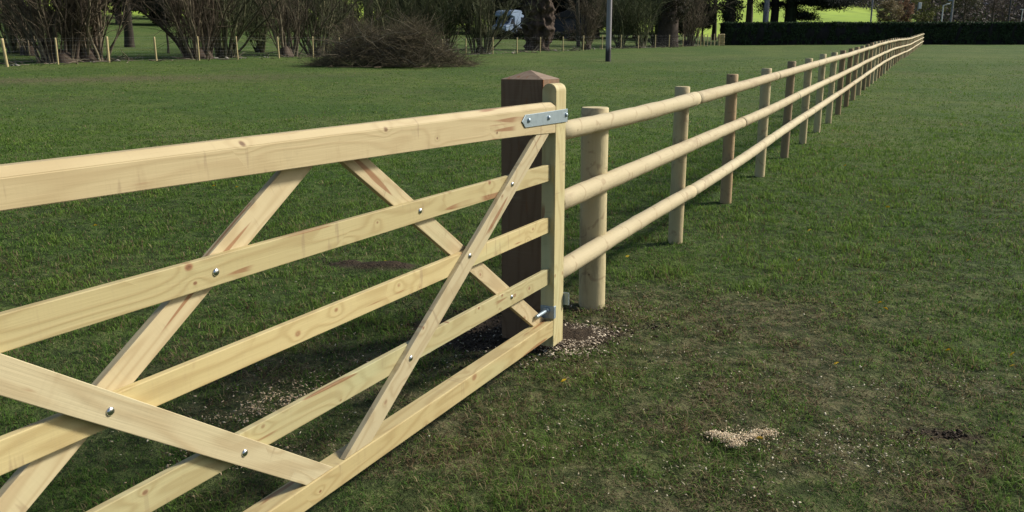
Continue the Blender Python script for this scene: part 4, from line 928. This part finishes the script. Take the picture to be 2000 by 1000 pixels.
# countable pale stones under the trees
M_stone=plain('pale_stone',(.25,.235,.20),.9,nz=6,amp=.3,bd=.01)
def rock(seed):
    bm=bmesh.new(); bmesh.ops.create_icosphere(bm,subdivisions=2,radius=1)
    r_=random.Random(seed); a=[Vector((r_.gauss(0,1),r_.gauss(0,1),r_.gauss(0,1))).normalized() for _ in range(7)]
    for v_ in bm.verts:
        k_=1
        for q in a:
            t=v_.co.normalized().dot(q)
            if t>.72: k_=min(k_,.72/t)
        v_.co*=k_; v_.co.z*=.62; v_.co.x*=1.25
    return bmmesh('stone',bm)
rk=[rock(i) for i in range(4)]; [r.materials.append(M_stone) for r in rk]
for (cx,n,sp) in ((25,4,14),(165,5,18),(225,2,5),(420,9,22),(475,3,12),(520,4,20),(935,6,25),(965,5,14),(1005,3,10),(1085,5,16),(1120,5,14),(1160,6,16),(1272,8,12),(1368,6,12)):
    for j in range(n):
        px=cx+random.gauss(0,sp*.6); Yp=fenceY(px)+random.uniform(.3,1.9); X=xat(px,Yp); r=.04+.09*random.random()**2
        o=link('stone',rk[j%4],None); o.location=(X,Yp,G(X,Yp)+r*.25); o.scale=(r,r,r); o.rotation_euler=(0,0,random.random()*6)
        tag(o,'pale rubble stone lying at the foot of the tree line','stone','rubble stones along the tree line')
for px,py,w_,lb in ((1775,143,.16,'left one of three small dark molehills far out on the right'),(1803,141,.12,'smallest and middle one of three far dark molehills'),(1826,142,.2,'right one of three small dark molehills far out on the right')):
    x,y=ground_xy(px,py); o=link('molehill',rk[1].copy(),None); o.data.materials.clear(); o.data.materials.append(plain('molehill_soil',(.03,.022,.015),.95,nz=20)); o.location=(x,y,G(x,y)+.02); o.scale=(w_,w_,w_*.7); tag(o,lb,'molehill')
# dandelions
M_yel=plain('dandelion_yellow',(.75,.55,.02),.7); M_stem=plain('dandelion_stem',(.10,.16,.04),.7)
bm=bmesh.new()
for lay,(rr,zz) in enumerate(((.015,.0),(.011,.003),(.006,.005))):
    for k_ in range(12):
        a=k_*math.pi/6+lay*.26; w=.18
        bm.faces.new([bm.verts.new(p) for p in ((0,0,zz),(rr*math.cos(a-w),rr*math.sin(a-w),zz+.002),(rr*1.1*math.cos(a),rr*1.1*math.sin(a),zz+.001),(rr*math.cos(a+w),rr*math.sin(a+w),zz+.002))])
fl=bmmesh('flower_head',bm); fl.materials.append(M_yel)
V,Fq=tubes(np.array([[[0,0,-.045],[.002,0,-.02],[0,0,0]]]),np.full((1,3),.0016),5); stm=npmesh('flower_stem',V,Fq); stm.materials.append(M_stem)
for px,py in ((1717,605),(1728,617),(1850,700),(1975,708),(1975,732),(1632,727),(1482,877),(1580,460),(1733,413),(905,523),(752,522),(418,371),(463,373),(280,378),(187,450),(1103,640),(1128,405),(1225,512),(1190,312),(1205,355),(837,210),(1480,335),(1700,400),(1890,520),(1650,330),(1560,520)):
    if (px,py)==(1103,640): px,py=1101,761
    x,y=ground_xy(px,py); e=empty('dandelion',(x,y,G(x,y)+.045)); tag(e,'small yellow dandelion flower open in the short grass','dandelion','dandelions in the pasture')
    e.rotation_euler=(-.5+random.gauss(0,.2),random.gauss(0,.25),random.random()); k_=1.0 if y<7 else 1.3; e.scale=(k_,k_,k_)
    link('flower_head',fl,None,e); link('stem',stm,None,e)

# ------------------------------------------------------------------ light, sky, camera
SD=Vector((.95*math.cos(math.radians(36)), .31*math.cos(math.radians(36)), math.sin(math.radians(36)))).normalized()
sun=bpy.data.lights.new('sun','SUN'); sun.energy=4.4; sun.angle=math.radians(9); sun.color=(1,.945,.84)
so=bpy.data.objects.new('sun',sun); COL.objects.link(so); so.rotation_euler=SD.to_track_quat('Z','Y').to_euler()
w=bpy.data.worlds.new('World'); S.world=w; w.use_nodes=True; nt=w.node_tree
sky=nt.nodes.new('ShaderNodeTexSky'); sky.sky_type='NISHITA'; sky.sun_disc=False
sky.sun_elevation=math.asin(SD.z); sky.sun_rotation=math.atan2(SD.x,SD.y); sky.air_density=1.0; sky.dust_density=2.5
bg=nt.nodes['Background']; nt.links.new(sky.outputs[0],bg.inputs[0]); bg.inputs[1].default_value=.108
cam=bpy.data.cameras.new('camera'); co=bpy.data.objects.new('camera',cam); COL.objects.link(co)
cam.sensor_width=36; cam.lens=F/2000*36; cam.clip_start=.05; cam.clip_end=2000
co.location=(0,0,H); co.rotation_euler=(math.pi/2-PIT,0,0); S.camera=co
S.view_settings.view_transform='Standard'; S.view_settings.look='None'; S.view_settings.exposure=0.3; S.view_settings.gamma=1
